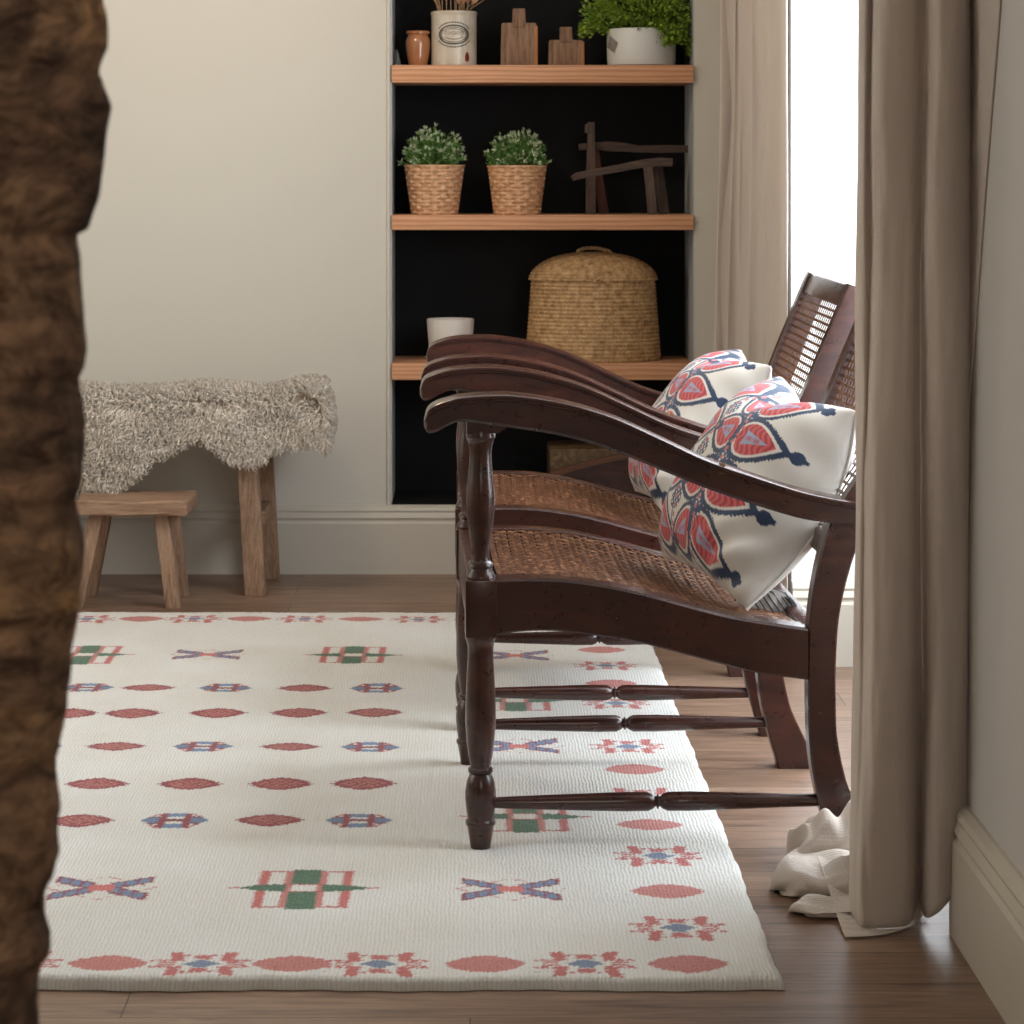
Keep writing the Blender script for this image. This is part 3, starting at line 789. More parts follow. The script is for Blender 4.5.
    bm = bmesh.new(); bm.from_mesh(o.data); bmesh.ops.remove_doubles(bm, verts=[v for v in bm.verts if v.is_boundary], dist=0.0006)
    bmesh.ops.recalc_face_normals(bm, faces=bm.faces); bm.to_mesh(o.data); bm.free()
    o.location = cen; tag(o, label, 'cushion', 'embroidered cushions on the armchairs')
    # piping along the near edge
    e = [Vector(V[j]) for j in range(0, n, 8)]
    p_ = MB(); p_.tube(e, 0.0028, 6); p_.build('piping', M_PIPE, o)
    return o
M_PIPE, _, _ = base('white_piping', (0.72, 0.70, 0.66), 0.7)
cushion((0.465, 4.12, 0.382), (0.655, 4.15, 0.714), (0.572, 4.50, 0.742), (0.350, 4.48, 0.415), 0.118,
        'large white cushion embroidered with red hearts, on the armchair nearest the camera')
cushion((0.405, 4.98, 0.405), (0.615, 5.00, 0.722), (0.594, 5.36, 0.728), (0.360, 5.36, 0.42), 0.112,
        'white cushion embroidered with red hearts, on the farther armchair, partly behind the arms')

# ------------------------------------------------------------------ curtains
def sheet(name, fn, nu, nv, mat, parent=None, thick=0.0025):
    V = np.array([fn(i/(nu-1), j/(nv-1)) for i in range(nu) for j in range(nv)])
    o = fast_quads(name, V, grid_quads(nu, nv), mat, parent)
    md = o.modifiers.new('thickness', 'SOLIDIFY'); md.thickness = thick; md.offset = 0
    return o
# plan of the near curtain at the top and at the bottom: (screen column at 3.6 m scale -> x, depth)
def pl(px, Y): return ((px-HX)*Y/F, Y)
TOPP = [pl(1001,3.36), pl(988,3.40), pl(976,3.47), pl(969,3.55), pl(965,3.62), pl(971,3.585), pl(968,3.53), pl(952,3.50), pl(937,3.50), pl(927,3.54), pl(924,3.66), pl(917,3.56), pl(903,3.535), pl(886,3.53), pl(876,3.55), pl(872,3.60), pl(867,3.57), pl(861,3.61), pl(861,3.70), pl(870,3.80), pl(866,3.88)]
BOTP = [pl(976,3.86), pl(972,3.82), pl(968,3.79), pl(960,3.76), pl(962,3.72), pl(971,3.66), pl(969,3.62), pl(952,3.595), pl(934,3.59), pl(924,3.63), pl(919,3.75), pl(912,3.64), pl(898,3.605), pl(880,3.60), pl(868,3.605), pl(860,3.62), pl(855,3.65), pl(851,3.69), pl(852,3.75), pl(860,3.80), pl(858,3.86)]
tp, bt = spl(TOPP, 400), spl(BOTP, 400)
HEM = {}
def near_curtain(u, v):
    i = min(399, int(u*399)); f_ = u*399-i; i2 = min(399, i+1)
    a = tp[i]*(1-f_)+tp[i2]*f_; b_ = bt[i]*(1-f_)+bt[i2]*f_
    zt = 2.3
    pxb = HX+b_[0]*F/b_[1]
    zb = 0.006
    if pxb > 905 and u > 0.27: zb += ((pxb-905)/50)**1.6*0.055*min(1, (u-0.27)/0.04)
    z = zb+(zt-zb)*v
    k = min(1, max(0, z/1.36))
    p = b_*(1-k)+a*k
    wob = 0.006*math.sin(z*5.1+u*13)+0.0025*math.sin(z*13+u*21)
    amp = 1.0 if 0.08 < u < 0.95 else 0.3
    edge = noise.noise(Vector((u*9, z*3.5, 1.7)))*0.010*amp + noise.noise(Vector((u*30, z*9, 4.7)))*0.004*amp
    return (min(p[0]+wob*0.5*amp+edge*0.4, 0.728 if p[1] < 3.6 else 0.78), p[1]+wob*amp+edge, z)
cur = sheet('curtain', near_curtain, 420, 150, M_LINEN)
tag(cur, 'long natural linen curtain hanging closest to the camera, pooling on the floor', 'curtain', 'linen curtains at the bay window')
# pooled hem: folded layers lying on the floor towards the chairs
def pool(cx0, cx1, y, z, h, dep, seed, tipr):
    rs = random.Random(seed)
    ph = [rs.uniform(0, 6) for _ in range(4)]
    def fn(u, v):
        x = cx0+(cx1-cx0)*u
        a = 2*PI*v
        q = min(1.0, u/tipr); open_ = math.sqrt(max(0, 1-(1-q)**2))
        yy = y + dep*open_*math.cos(a)*(1+0.12*math.sin(u*9+ph[0]))
        zz = z + h*open_**0.7*(math.sin(a)*0.5+0.5)*(0.80+0.20*u+0.13*math.sin(u*13+ph[1]))
        w_ = noise.noise(Vector((x*22+ph[2], a*1.4, seed)))
        zz += w_*0.010*open_*max(0, math.sin(a)); yy += w_*0.008*open_
        x += 0.012*math.sin(a*2+ph[3])*(1-u)
        return (x, yy+0.010*math.sin(u*4+ph[3]), max(0.003, zz))
    return fn
def puddle():
    parts = [(pl(779, 3.78)[0], 0.63, 3.795, 0.0, 0.048, 0.055, 1, 0.22),
             (pl(797, 3.68)[0], 0.64, 3.685, 0.0, 0.024, 0.040, 4, 0.14),
             (pl(784, 3.90)[0], 0.64, 3.905, 0.0, 0.034, 0.035, 2, 0.10),
             (pl(794, 3.95)[0], 0.64, 3.955, 0.0, 0.094, 0.030, 3, 0.10)]
    Vs = []; Qs = []; b0 = 0
    for p_ in parts:
        fn = pool(*p_); nu, nv = 60, 49
        V = np.array([fn(i/(nu-1), j/(nv-1)) for i in range(nu) for j in range(nv)])
        Vs.append(V); Qs.append(grid_quads(nu, nv)+b0); b0 += len(V)
    # flat front flap of the hem
    def flap(u, v):
        px = 842+(940-842)*u; Yf = 3.50+0.28*v - 0.03*math.sin(u*PI)+(0.10*u*(1-v))
        return (pl(px, 3.6)[0], Yf+0.07, 0.004+0.05*v*v+0.012*math.sin(u*7+v*4)*v+(0.03*max(0, u-0.75)*4)*(0.4))
    nu, nv = 50, 24
    V = np.array([flap(i/(nu-1), j/(nv-1)) for i in range(nu) for j in range(nv)])
    Vs.append(V); Qs.append(grid_quads(nu, nv)+b0)
    return fast_quads('pooled_hem', np.concatenate(Vs), np.concatenate(Qs), M_LINEN, cur)
puddle()
def far_curtain(u, v):
    z = 0.01+2.3*v
    Y = 6.30-0.82*u
    low = max(0, min(1, 1-(z-0.3)/1.0))
    f1 = math.sin(u*2*PI*5.4+0.4*math.sin(z*1.3)+2.2); f2 = math.sin(u*2*PI*7.7+z*1.2)
    x = 0.674+0.008*u+0.034*u**5 - 0.032*low*(1-u) + (0.028-0.022*u)*f1 + 0.009*(1-u)*f2
    Y += 0.030*math.sin(u*2*PI*5.4+3.6+0.3*z)*(1-0.5*u)+0.004*math.sin(z*9+u*20)
    return (min(x, WX-0.004), Y, z)
fc = sheet('curtain', far_curtain, 260, 70, M_LINEN)
tag(fc, 'linen curtain at the far side of the window, beside the shelved niche', 'curtain', 'linen curtains at the bay window')

# ------------------------------------------------------------------ shelves and what stands on them
SY0 = WY-0.014
def shelf(py0, py1, label):
    z1, z0 = CAMZ-(py0-HY)*SY0/F, CAMZ-(py1-HY)*SY0/F
    m = MB(); x0, x1 = P(391.5, 0, SY0)[0], P(693.5, 0, SY0)[0]
    m.box(x0+0.001, x1, SY0, WY+ND-0.002, z0, z1)
    o = m.build('shelf', M_SHELF, bevel=0.0015); 
    # keep the part inside the niche clear of the side lining
    tag(o, label, 'shelf', 'pine shelves in the niche'); return z1
Z1 = shelf(65, 82.5, 'topmost pine shelf in the black niche, carrying the crock and white pot')
Z2 = shelf(215, 230, 'middle pine shelf in the black niche, carrying two wicker pots')
Z3 = shelf(363.5, 380, 'lowest pine shelf in the black niche, carrying the seagrass basket')
YS = 6.93; PS = F/YS
def shp(px): return (px-HX)/PS
def sh(d): return d/PS

M_TERRA, _, _ = base('brown_glaze', (0.36, 0.145, 0.06), 0.18); M_TERRA.node_tree.nodes['Principled BSDF'].inputs['Coat Weight'].default_value = 0.5
m = MB(); m.lathe([(sh(r), sh(z)) for r, z in ((8.5,0),(9.2,.5),(10,5),(11.6,14),(12.4,21),(12.2,26),(11.2,29),(10,31),(10.2,32),(11.8,33),(12,34.5),(11.4,35.5),(9.5,35.5),(9,33))], 40, cap=True)
o = m.build('jar', M_TERRA); o.location = (shp(418), YS, Z1); tag(o, 'small brown glazed jar at the left end of the top shelf', 'jar')

def m_crock():
    m_, nt_, b_ = base('stoneware_glaze', (0.56, 0.50, 0.40), 0.28)
    n_ = noise_tex(nt_, coords(nt_), 18, 4, 0.6)
    nt_.links.new(ramp(nt_, n_, [(0.35, (0.46, 0.39, 0.30)), (0.65, (0.58, 0.52, 0.43))]), b_.inputs['Base Color']); return m_
M_CROCK = m_crock(); M_INK, _, _ = base('black_stamp_ink', (0.04, 0.035, 0.03), 0.5); M_REDST, _, _ = base('red_glaze_stain', (0.16, 0.015, 0.012), 0.35)
cr = thing('crock', (shp(454), YS, Z1), 'cream stoneware crock with a black oval stamp, on the top shelf', 'crock')
R_ = sh(22.6)
m = MB(); m.lathe([(R_*.96,0),(R_,.003),(R_,sh(50)),(R_*1.0,sh(51)),(R_*1.03,sh(52)),(R_*1.03,sh(54)),(R_*.98,sh(55)),(R_*.9,sh(55)),(R_*.88,sh(50)),(R_*.88,.02)], 56); m.build('crock_body', M_CROCK, cr)
def oncyl(x, z, r=None):
    a = x/R_; r = r or R_*1.006
    return (r*math.sin(a), -r*math.cos(a), z)
def stamp():
    V = []; Q = []
    def seg(pts, w_):
        b0 = len(V)
        for i, (x, z) in enumerate(pts):
            x2, z2 = pts[min(i+1, len(pts)-1)]; x3, z3 = pts[max(i-1, 0)]
            dx, dz = x2-x3, z2-z3; L = math.hypot(dx, dz) or 1; nx_, nz_ = -dz/L*w_/2, dx/L*w_/2
            V.append(oncyl(x+nx_, z+nz_)); V.append(oncyl(x-nx_, z-nz_))
        for i in range(len(pts)-1): Q.append((b0+2*i, b0+2*i+1, b0+2*i+3, b0+2*i+2))
    def arc(rx, rz, a0, a1, w_, cz=sh(31), n=24): seg([(sh(rx)*math.cos(math.radians(a0+(a1-a0)*i/n)), cz+sh(rz)*math.sin(math.radians(a0+(a1-a0)*i/n))) for i in range(n+1)], sh(w_))
    arc(15.5, 9.2, 0, 360, 1.5, n=60); arc(12.8, 7.4, 0, 360, 0.6, n=60)
    for a in range(-38, 39, 5): arc(14.2, 8.4, a, a+3.2, 2.4, n=3); arc(14.2, 8.4, 180+a, 180+a+3.2, 2.4, n=3)
    for s_, c_ in ((1, 28), (-1, 28)):
        for a in range(c_, 180-c_, 9): arc(18.5, 12.3, s_*a, s_*(a+6.5), 1.4, n=4)
    for a in range(30, 150, 8): arc(11, 5.8, a, a+5, 0.9, n=2); arc(10, 4.6, -a, -a-5, 0.9, n=2)
    me = bpy.data.meshes.new('stamp'); me.from_pydata(V, [], Q); me.materials.append(M_INK); o_ = link('stamp', me, cr)
    return o_
stamp()
# lettering of the stamp: small text bent onto the crock
def curved_text(txt, size, z, parent, spread=1.0):
    cu = bpy.data.curves.new('lettering', 'FONT'); cu.body = txt; cu.size = size; cu.align_x = 'CENTER'; cu.resolution_u = 2
    cu.space_character = spread
    to = bpy.data.objects.new('lettering_source', cu); C.objects.link(to)
    bpy.context.view_layer.update()
    me = bpy.data.meshes.new_from_object(to.evaluated_get(bpy.context.evaluated_depsgraph_get()))
    bpy.data.objects.remove(to)
    for v in me.vertices: v.co = oncyl(v.co.x, z+v.co.y, R_*1.008)
    me.materials.clear(); me.materials.append(M_INK); me.name = 'lettering'
    return link('lettering', me, parent)
curved_text('COGIOTI', sh(4.6), sh(31.0), cr, 1.05)

V = []; 
for k in range(20):
    a = 2*PI*k/20; V.append(oncyl(sh(14)+sh(2.6)*math.cos(a)*(1-0.25*math.sin(a)), sh(9)+sh(5)*math.sin(a)))
mesh('glaze_stain', V, [tuple(range(20))], M_REDST, cr)['label'] = 'dark red glaze stain'

def m_dry(name, c): m_, _, _ = base(name, c, 0.8); return m_
M_DRY = m_dry('dried_flower', (0.42, 0.22, 0.12)); M_STRAW = m_dry('dried_stem', (0.36, 0.22, 0.11))
bq = thing('dried_flower_bunch', (shp(454), YS, Z1+0.012), 'bunch of dried brown flowers standing in the cream crock', 'dried flowers')
rs = random.Random(3)
for k in range(24):
    st, hd = MB(), MB()
    a = rs.uniform(0, 2*PI); l = rs.uniform(0.17, 0.30); sp = rs.uniform(0.03, 0.115)
    p0 = Vector((0.02*math.cos(a), 0.02*math.sin(a), 0)); p1 = Vector((sp*math.cos(a)*1.0, sp*math.sin(a)*0.7, l))
    if k < 9: p1 = Vector(((-0.045+0.012*k), -0.035+rs.uniform(-.01, .01), 0.165+rs.uniform(0, .03)))
    r1 = math.hypot(p1.x, p1.y); f_ = min(1.0, 0.046/max(r1, 1e-6)); p1.z = max(p1.z, 0.165)
    mid = Vector((p1.x*f_, p1.y*f_, 0.150)); st.tube([p0, mid, p1], 0.0012, 4)
    d = (p1-mid).normalized(); q = d.to_track_quat('Z', 'Y').to_matrix()
    hd.lathe([(0.001, -.003), (0.004, .002), (0.008, .009), (0.0075, .015), (0.004, .021), (0.0008, .026)], 9, tuple(p1), M=q)
    for v_ in range(len(hd.V)): hd.V[v_] = tuple(Vector(hd.V[v_])+Vector((rs.gauss(0, .0012), rs.gauss(0, .0012), rs.gauss(0, .0012))))
    so_ = st.build('stem', M_STRAW, bq); hd.build('flower_head', M_DRY, bq)

def chopping_block(cx, w_, h_, nw, nh, yy, label, side):
    t = thing('wooden_board_block', (shp(cx), yy, Z1), label, 'wooden block', 'old wooden blocks on the top shelf')
    m_ = MB(); a, b_, c_, d_ = sh(w_/2), sh(h_), sh(nw/2), sh(nh); dp = 0.020
    outl = [(-a,0),(a,0),(a*1.0,b_*0.5),(a*.93,b_*.97),(a*.88,b_),(c_*1.05,b_),(c_*.95,b_+d_*.95),(c_*.8,b_+d_),(-c_*.85,b_+d_),(-c_,b_+d_*.96),(-c_*1.0,b_),(-a*.90,b_),(-a*.95,b_*.96)]
    k = len(outl)
    m_.add([(x, -dp, z) for x, z in outl]+[(x, dp, z) for x, z in outl], [tuple(range(k)), tuple(range(k, 2*k))[::-1]]+[(i, k+i, k+(i+1) % k, (i+1) % k) for i in range(k)])
    o_ = m_.build('board', M_BLOCK, t, angle=30, bevel=0.002)
    e_ = MB(); e_.box(a*0.80, a*1.0, -dp-0.001, dp+0.001, 0, b_*.93); 
    q_ = e_.build('sawn_edge', M_ENDG, t, angle=30, bevel=0.002); q_['label'] = 'orange brown freshly cut edge'
    h = MB(); h.box(-c_*.9, c_*.9, -dp-0.004, -dp+0.004, b_*0.9, b_+d_*.98); h.build('handle', M_BLOCK, t, angle=30, bevel=0.003)
chopping_block(519, 37, 43.5, 13, 14.5, YS, 'taller of the two old wooden board-shaped blocks on the top shelf', 1)
chopping_block(566, 36, 26.5, 12.5, 13, YS, 'shorter old wooden block on the top shelf, beside the white pot', 1)

def m_leaf(name, c0, c1, c2):
    m_, nt_, b_ = base(name, c1, 0.5)
    oi = N(nt_, 'ShaderNodeVertexColor', layer_name='Col')
    nt_.links.new(oi.outputs[0], b_.inputs['Base Color'])
    b_.inputs['Subsurface Weight'].default_value = 0.0
    return m_
M_LEAF = m_leaf('green_leaf', 0, (0.1, 0.2, 0.03), 0)
def leaves(name, pts, dirs, size, cols, parent, wid=0.45):
    """one folded leaf per point"""
    n = len(pts); d = dirs/np.linalg.norm(dirs, axis=1, keepdims=True)
    up = RNG.normal(size=(n, 3)); s_ = np.cross(d, up); s_ /= np.linalg.norm(s_, axis=1, keepdims=True)
    nn = np.cross(s_, d); L = size[:, None]
    V = np.stack([pts, pts+d*L*.5+s_*L*wid*.5+nn*L*.12, pts+d*L, pts+d*L*.5-s_*L*wid*.5+nn*L*.12], 1).reshape(-1, 3)
    Q = np.arange(4*n).reshape(n, 4)
    return fast_quads(name, V, Q, M_LEAF, parent, smooth=False, col=np.repeat(cols, 4, axis=0))

# white pot with small-leaved plant
M_WPOT, _, _ = base('white_ceramic', (0.58, 0.58, 0.56), 0.4)
M_GREYL, _, _ = base('grey_label', (0.22, 0.19, 0.17), 0.6)
wp = thing('potted_plant', (shp(641.5), YS+0.01, Z1), 'bushy bright green plant in a wide white pot on the top shelf', 'plant')
m = MB(); R2 = sh(34.5); m.lathe([(R2*.90,0),(R2*.97,.004),(R2*.99,.015),(R2,.05),(R2,sh(36)),(R2*.98,sh(37.5)),(R2*.93,sh(37.5)),(R2*.9,sh(33)),(0.001,sh(32))], 56); m.build('pot', M_WPOT, wp)
V = []
for x, z in ((-31.5,31),(-24.5,23),(-28,13),(-33.6,19)):
    r = R2*1.03; a = math.asin(max(-.99, min(.99, x/34.5))); V.append((r*math.sin(a), -r*math.cos(a), sh(z)))
mesh('pot_label', V, [(0,1,2,3)], M_GREYL, wp, smooth=False)['label'] = 'grey diamond-shaped label'
n = 6000
ph = RNG.uniform(0, 2*PI, n); ct = RNG.uniform(-0.75, 1, n); sn = np.sqrt(1-ct**2); rr = RNG.uniform(0.35, 1.0, n)**0.4
lump = 1+0.16*np.sin(ph*5+ct*4)+0.10*np.sin(ph*11+ct*9)
pts = np.stack([sh(50)*rr*sn*np.cos(ph)*lump, 0.10*rr*sn*np.sin(ph)*lump, sh(58)+sh(30)*rr*ct*lump], 1)
k2 = 700   # trailing sprig over the front
q = RNG.uniform(0, 1, k2); tr_ = np.stack([sh(14)+sh(12)*np.sin(q*2)+RNG.normal(0, sh(4), k2), -R2*1.05+RNG.normal(0, .006, k2), sh(42)-sh(20)*q+RNG.normal(0, .004, k2)], 1)
k3 = 400
q = RNG.uniform(0, 1, k3); tl_ = np.stack([-sh(38)-sh(22)*q, RNG.normal(-.03, .02, k3), sh(46)-sh(10)*q+RNG.normal(0, .012, k3)], 1)
q = RNG.uniform(0, 1, k3); tr2 = np.stack([sh(38)+sh(10)*q, RNG.normal(.0, .03, k3), sh(40)-sh(26)*q+RNG.normal(0, .012, k3)], 1)
pts = np.concatenate([pts, tr_, tl_, tr2])
pts = pts[(pts[:, 0] < shp(688.5)-shp(641.5)) & (pts[:, 1] < 0.115) & (pts[:, 1] > -0.13)]
dirs = pts-np.array((0, 0, sh(40))) + RNG.normal(0, 0.05, pts.shape); dirs[:, 2] += 0.02
g = RNG.uniform(0, 1, len(pts))[:, None]
leaves('foliage', pts, dirs, RNG.uniform(0.009, 0.016, len(pts)), (1-g)*np.array((0.07, 0.15, 0.012))+g*np.array((0.30, 0.44, 0.04)), wp, 0.6)

# wicker pots with white-tipped plants
def m_wicker(name, c0, c1, c2, sc=70):
    m_, nt_, b_ = base(name, c1, 0.55)
    n_ = noise_tex(nt_, coords(nt_), sc, 3, 0.6)
    nt_.links.new(ramp(nt_, n_, [(0.3, c0), (0.5, c1), (0.72, c2)]), b_.inputs['Base Color'])
    bump(nt_, b_, n_, 0.3, 0.003); return m_
M_WICK = m_wicker('plaited_wicker', (0.40, 0.20, 0.10), (0.56, 0.31, 0.16), (0.70, 0.45, 0.27))
M_SEAG = m_wicker('seagrass_rope', (0.22, 0.12, 0.045), (0.42, 0.25, 0.11), (0.58, 0.39, 0.20))
M_HOLE, _, _ = base('dark_gap', (0.06, 0.025, 0.012), 0.8)
def wicker_pot(cx, rt, rb, h, yb, name_seed, label, plant_h, half_w):
    t = thing('potted_plant', (shp(cx), YS-0.01, Z2), label, 'plant', 'plants in wicker pots')
    nt2, nz = 216, 96; nst = 9; rows = 13
    th = np.linspace(0, 2*PI, nt2, endpoint=False); zz = np.linspace(0, 1, nz)
    T, Zz = np.meshgrid(th, zz, indexing='ij')
    row = np.floor(Zz*rows); par = np.where(row % 2 == 0, 0, PI)
    within = np.abs(np.sin((Zz*rows % 1)*PI))
    wv = np.sin(T*nst+par)
    r = (sh(rb)+(sh(rt)-sh(rb))*Zz) + 0.0020*wv*within**0.3 + 0.0016*within**0.5 - 0.0050*(np.abs(np.sin(T*nst)) < 0.30)*(within < 0.62)
    r = r + np.where(Zz > 0.96, 0.002, 0)
    V = np.stack([r*np.cos(T), r*np.sin(T), Zz*sh(h)], -1).reshape(-1, 3)
    inner = np.stack([(sh(rt)*.93)*np.cos(th), (sh(rt)*.93)*np.sin(th), np.full(nt2, sh(h))], -1)
    inner2 = np.stack([(sh(rt)*.85)*np.cos(th), (sh(rt)*.85)*np.sin(th), np.full(nt2, sh(h)*.8)], -1)
    # append rim columns per angle
    G = np.concatenate([V.reshape(nt2, nz, 3), inner[:, None], inner2[:, None], np.tile(np.array((0, 0, sh(h)*.8)), (nt2, 1, 1))], 1)
    fast_quads('wicker_pot', G.reshape(-1, 3), grid_quads(nt2, nz+3, True), M_WICK, t)
    n_ = 230
    ph_ = RNG.uniform(0, 2*PI, n_); ce = RNG.uniform(0.02, 1, n_); se = np.sqrt(1-ce**2)
    a_, b_ = sh(half_w), sh(plant_h); rr_ = RNG.uniform(0.72, 1.0, n_)
    tips = np.stack([a_*rr_*se*np.cos(ph_), a_*rr_*se*np.sin(ph_)*.9, sh(h)+b_*rr_*ce*0.93], 1)
    P0, D0, Sz, Cc = [], [], [], []
    stm = MB()
    for k in range(n_):
        tip = tips[k]; root = np.array((tip[0]*.25, tip[1]*.25, sh(h)-0.005))
        if k % 3 == 0: stm.tube([root, (root+tip)/2+np.array((tip[0]*.12, tip[1]*.12, 0)), tip], 0.0009, 4)
        ax = (tip-root); ax /= np.linalg.norm(ax)
        for s_ in range(14):
            u = 0.35+0.65*s_/14; p_ = root+(tip-root)*u
            d_ = ax*0.8+RNG.normal(0, 0.6, 3); P0.append(p_); D0.append(d_); Sz.append(RNG.uniform(.008, .013))
            gg = RNG.uniform(0, 1); Cc.append((0.065+0.10*gg, 0.16+0.17*gg, 0.030+0.04*gg))
    leaves('foliage', np.array(P0), np.array(D0), np.array(Sz), np.array(Cc), t, 0.34)
    P1, D1, S1, C1 = [], [], [], []
    for k in range(0, n_):
        if RNG.uniform() > 0.42: continue
        tip = tips[k]; ax = tip-np.array((0, 0, sh(h)-.02)); ax /= np.linalg.norm(ax)
        for s_ in range(7):
            P1.append(tip-ax*0.003+RNG.normal(0, .0015, 3)); D1.append(ax+RNG.normal(0, .5, 3)); S1.append(RNG.uniform(.009, .015)); gg = RNG.uniform(0, 1)
            C1.append((0.36+0.25*gg, 0.46+0.2*gg, 0.24+0.22*gg))
    o_ = leaves('blossom', np.array(P1), np.array(D1), np.array(S1), np.array(C1), t, 0.34); o_['label'] = 'pale cream buds at the shoot tips'
    stm.build('stem', M_STEM, t)
M_STEM, _, _ = base('green_stem', (0.10, 0.18, 0.04), 0.6)
wicker_pot(434.5, 29.5, 22.5, 49.5, 0, 1, 'white-budded plant in the left-hand of two wicker pots, middle shelf', 43, 35)
wicker_pot(517, 29, 22.5, 49, 0, 2, 'white-budded plant in the right-hand wicker pot, nearer the dark driftwood', 42, 34)

# dark rustic wooden pieces on the middle shelf
def beam(mbd, pts, w_, d_):
    """pts (x,z), y given as third"""
    V = []; Fc = []
    n_ = len(pts)
    for i, (x, z, y, h) in enumerate(pts):
        x2, z2 = pts[min(i+1, n_-1)][:2]; x1, z1 = pts[max(i-1, 0)][:2]
        L = math.hypot(x2-x1, z2-z1); nx_, nz_ = -(z2-z1)/L, (x2-x1)/L
        for sx, sy in ((-1,-1),(1,-1),(1,1),(-1,1)):
            V.append((x+nx_*h*sx, y+sy*d_, z+nz_*h*sx))
    for i in range(n_-1):
        for j in range(4): Fc.append((i*4+j, i*4+(j+1) % 4, (i+1)*4+(j+1) % 4, (i+1)*4+j))
    Fc += [(0,1,2,3), tuple((n_-1)*4+j for j in (3,2,1,0))]
    mbd.add(V, Fc)
ya = WY+0.15
M_REDW = wood('reddish_old_wood', (0.05,0.015,0.008), (0.10,0.03,0.015), (0.16,0.06,0.03), 'z', 0.7, 2.0, 0.4)
ta = thing('wooden_trestle', (shp(591), ya, Z2), 'dark driftwood post with a crossbeam at the right end of the middle shelf', 'wooden ornament')
def L2(px, py): return (sh(px-591), sh(214.5-py))
m = MB(); beam(m, [(*L2(591.5,214.5),0,sh(5)),(*L2(591.5,170),0,sh(4.6)),(*L2(592,135),0,sh(3.6)),(*L2(592,122),0,sh(3.3))], 0, 0.012); m.build('post', M_DARKZ, ta, angle=30, bevel=0.002)
m = MB(); m.box(*[sh(588.2-591-2.5), sh(592.5-591+1.6)], -0.016, 0.016, sh(214.5-133), sh(214.5-124)); m.build('post_cap', M_DARKZ, ta, angle=30, bevel=0.002)
m = MB(); beam(m, [(*L2(580,147),0.03,sh(3.2)),(*L2(600,146),0.03,sh(4.0)),(*L2(612,146.5),0.03,sh(5)),(*L2(624,147),0.03,sh(4.6)),(*L2(640,149),0.03,sh(3.6)),(*L2(660,149),0.03,sh(4)),(*L2(691.5,149),0.03,sh(3.6))], 0, 0.014); m.build('crossbeam', M_DARKW, ta, angle=30, bevel=0.003)
m = MB(); beam(m, [(*L2(606,214.5),0.06,sh(5)),(*L2(601,180),0.06,sh(4)),(*L2(597,150),0.05,sh(3.5))], 0, 0.012); q_ = m.build('rear_leg', M_REDW, ta, angle=30, bevel=0.002)
q_['label'] = 'reddish brown rear leg'
yb = WY+0.06
tb = thing('wooden_stool', (shp(645), yb, Z2), 'tiny dark rustic stool with a sloping plank top on the middle shelf', 'wooden ornament')
def L3(px, py): return (sh(px-645)*yb/YS, sh(215-py)*yb/YS)
m = MB(); beam(m, [(*L3(571,179),0,sh(2.4)),(*L3(576,176.5),0,sh(3.4)),(*L3(610,170),0,sh(3.6)),(*L3(645,163.5),0,sh(4)),(*L3(658,162.5),0,sh(4.4)),(*L3(671,163),0,sh(4))], 0, 0.022); m.build('stool_top', M_DARKW, tb, angle=30, bevel=0.003)
for (x0_, x1_, yy, w0) in ((646.5, 651.5, -0.012, 4.6), (655, 663, 0.02, 4.0), (659, 666, 0.035, 3.4)):
    m = MB(); beam(m, [(*L3(x1_, 215), yy, sh(w0)), (*L3(x0_, 166), yy, sh(w0))], 0, 0.009); m.build('leg', M_DARKZ, tb, angle=30, bevel=0.002)

# lowest shelf: white pot and lidded seagrass basket
m = MB(); m.lathe([(sh(20),0),(sh(20.6),.003),(sh(22),sh(20)),(sh(23.6),sh(41)),(sh(23.2),sh(42)),(sh(22),sh(42)),(sh(20.5),sh(30)),(0.001,sh(28))], 48)
M_CREAM, _, _ = base('cream_ceramic', (0.60, 0.56, 0.51), 0.45)
o = m.build('plant_pot', M_CREAM); o.location = (shp(450.5), YS-0.02, Z3); tag(o, 'plain cream ceramic pot standing empty on the lowest shelf', 'pot')
sb = thing('lidded_basket', (shp(593.5), YS+0.02, Z3), 'round seagrass basket with a domed lid and rope handle on the lowest shelf', 'basket')
YB_ = YS+0.02
def coil_body(name, prof_fn, ncoil, nth, closed_top, ysc):
    per = 8; nz = ncoil*per+1
    th = np.linspace(0, 2*PI, nth, endpoint=False); s_ = np.linspace(0, 1, nz)
    T, Sx = np.meshgrid(th, s_, indexing='ij')
    R, Zz = prof_fn(Sx)
    dR, dZ = np.gradient(R, axis=1), np.gradient(Zz, axis=1); L = np.sqrt(dR**2+dZ**2)+1e-9; nR, nZ = dZ/L, -dR/L
    c_ = np.abs(np.sin(Sx*ncoil*PI))
    tw = np.sin(T*95+Sx*ncoil*PI*2*0.9)
    stitch = np.zeros_like(T)
    for a in np.linspace(0, 2*PI, 12, endpoint=False)+0.26: stitch += np.exp(-((np.angle(np.exp(1j*(T-a))))/0.012)**2)
    h_ = 0.0034*np.sqrt(c_)+0.0008*tw*c_-0.0035*np.clip(stitch, 0, 1)*(c_ > 0.2)
    R2_ = R+nR*h_; Z2_ = Zz+nZ*h_
    V = np.stack([R2_*np.cos(T), R2_*np.sin(T)*ysc, Z2_], -1).reshape(-1, 3)
    return fast_quads(name, V, grid_quads(nth, nz, True), M_SEAG, sb)
def bp_(s_): return sh(67)+(sh(61)-sh(67))*s_-sh(2.0)*np.clip((0.06-s_)/0.06, 0, 1)**2, sh(82)*s_
coil_body('basket_body', bp_, 21, 380, False, 0.66)
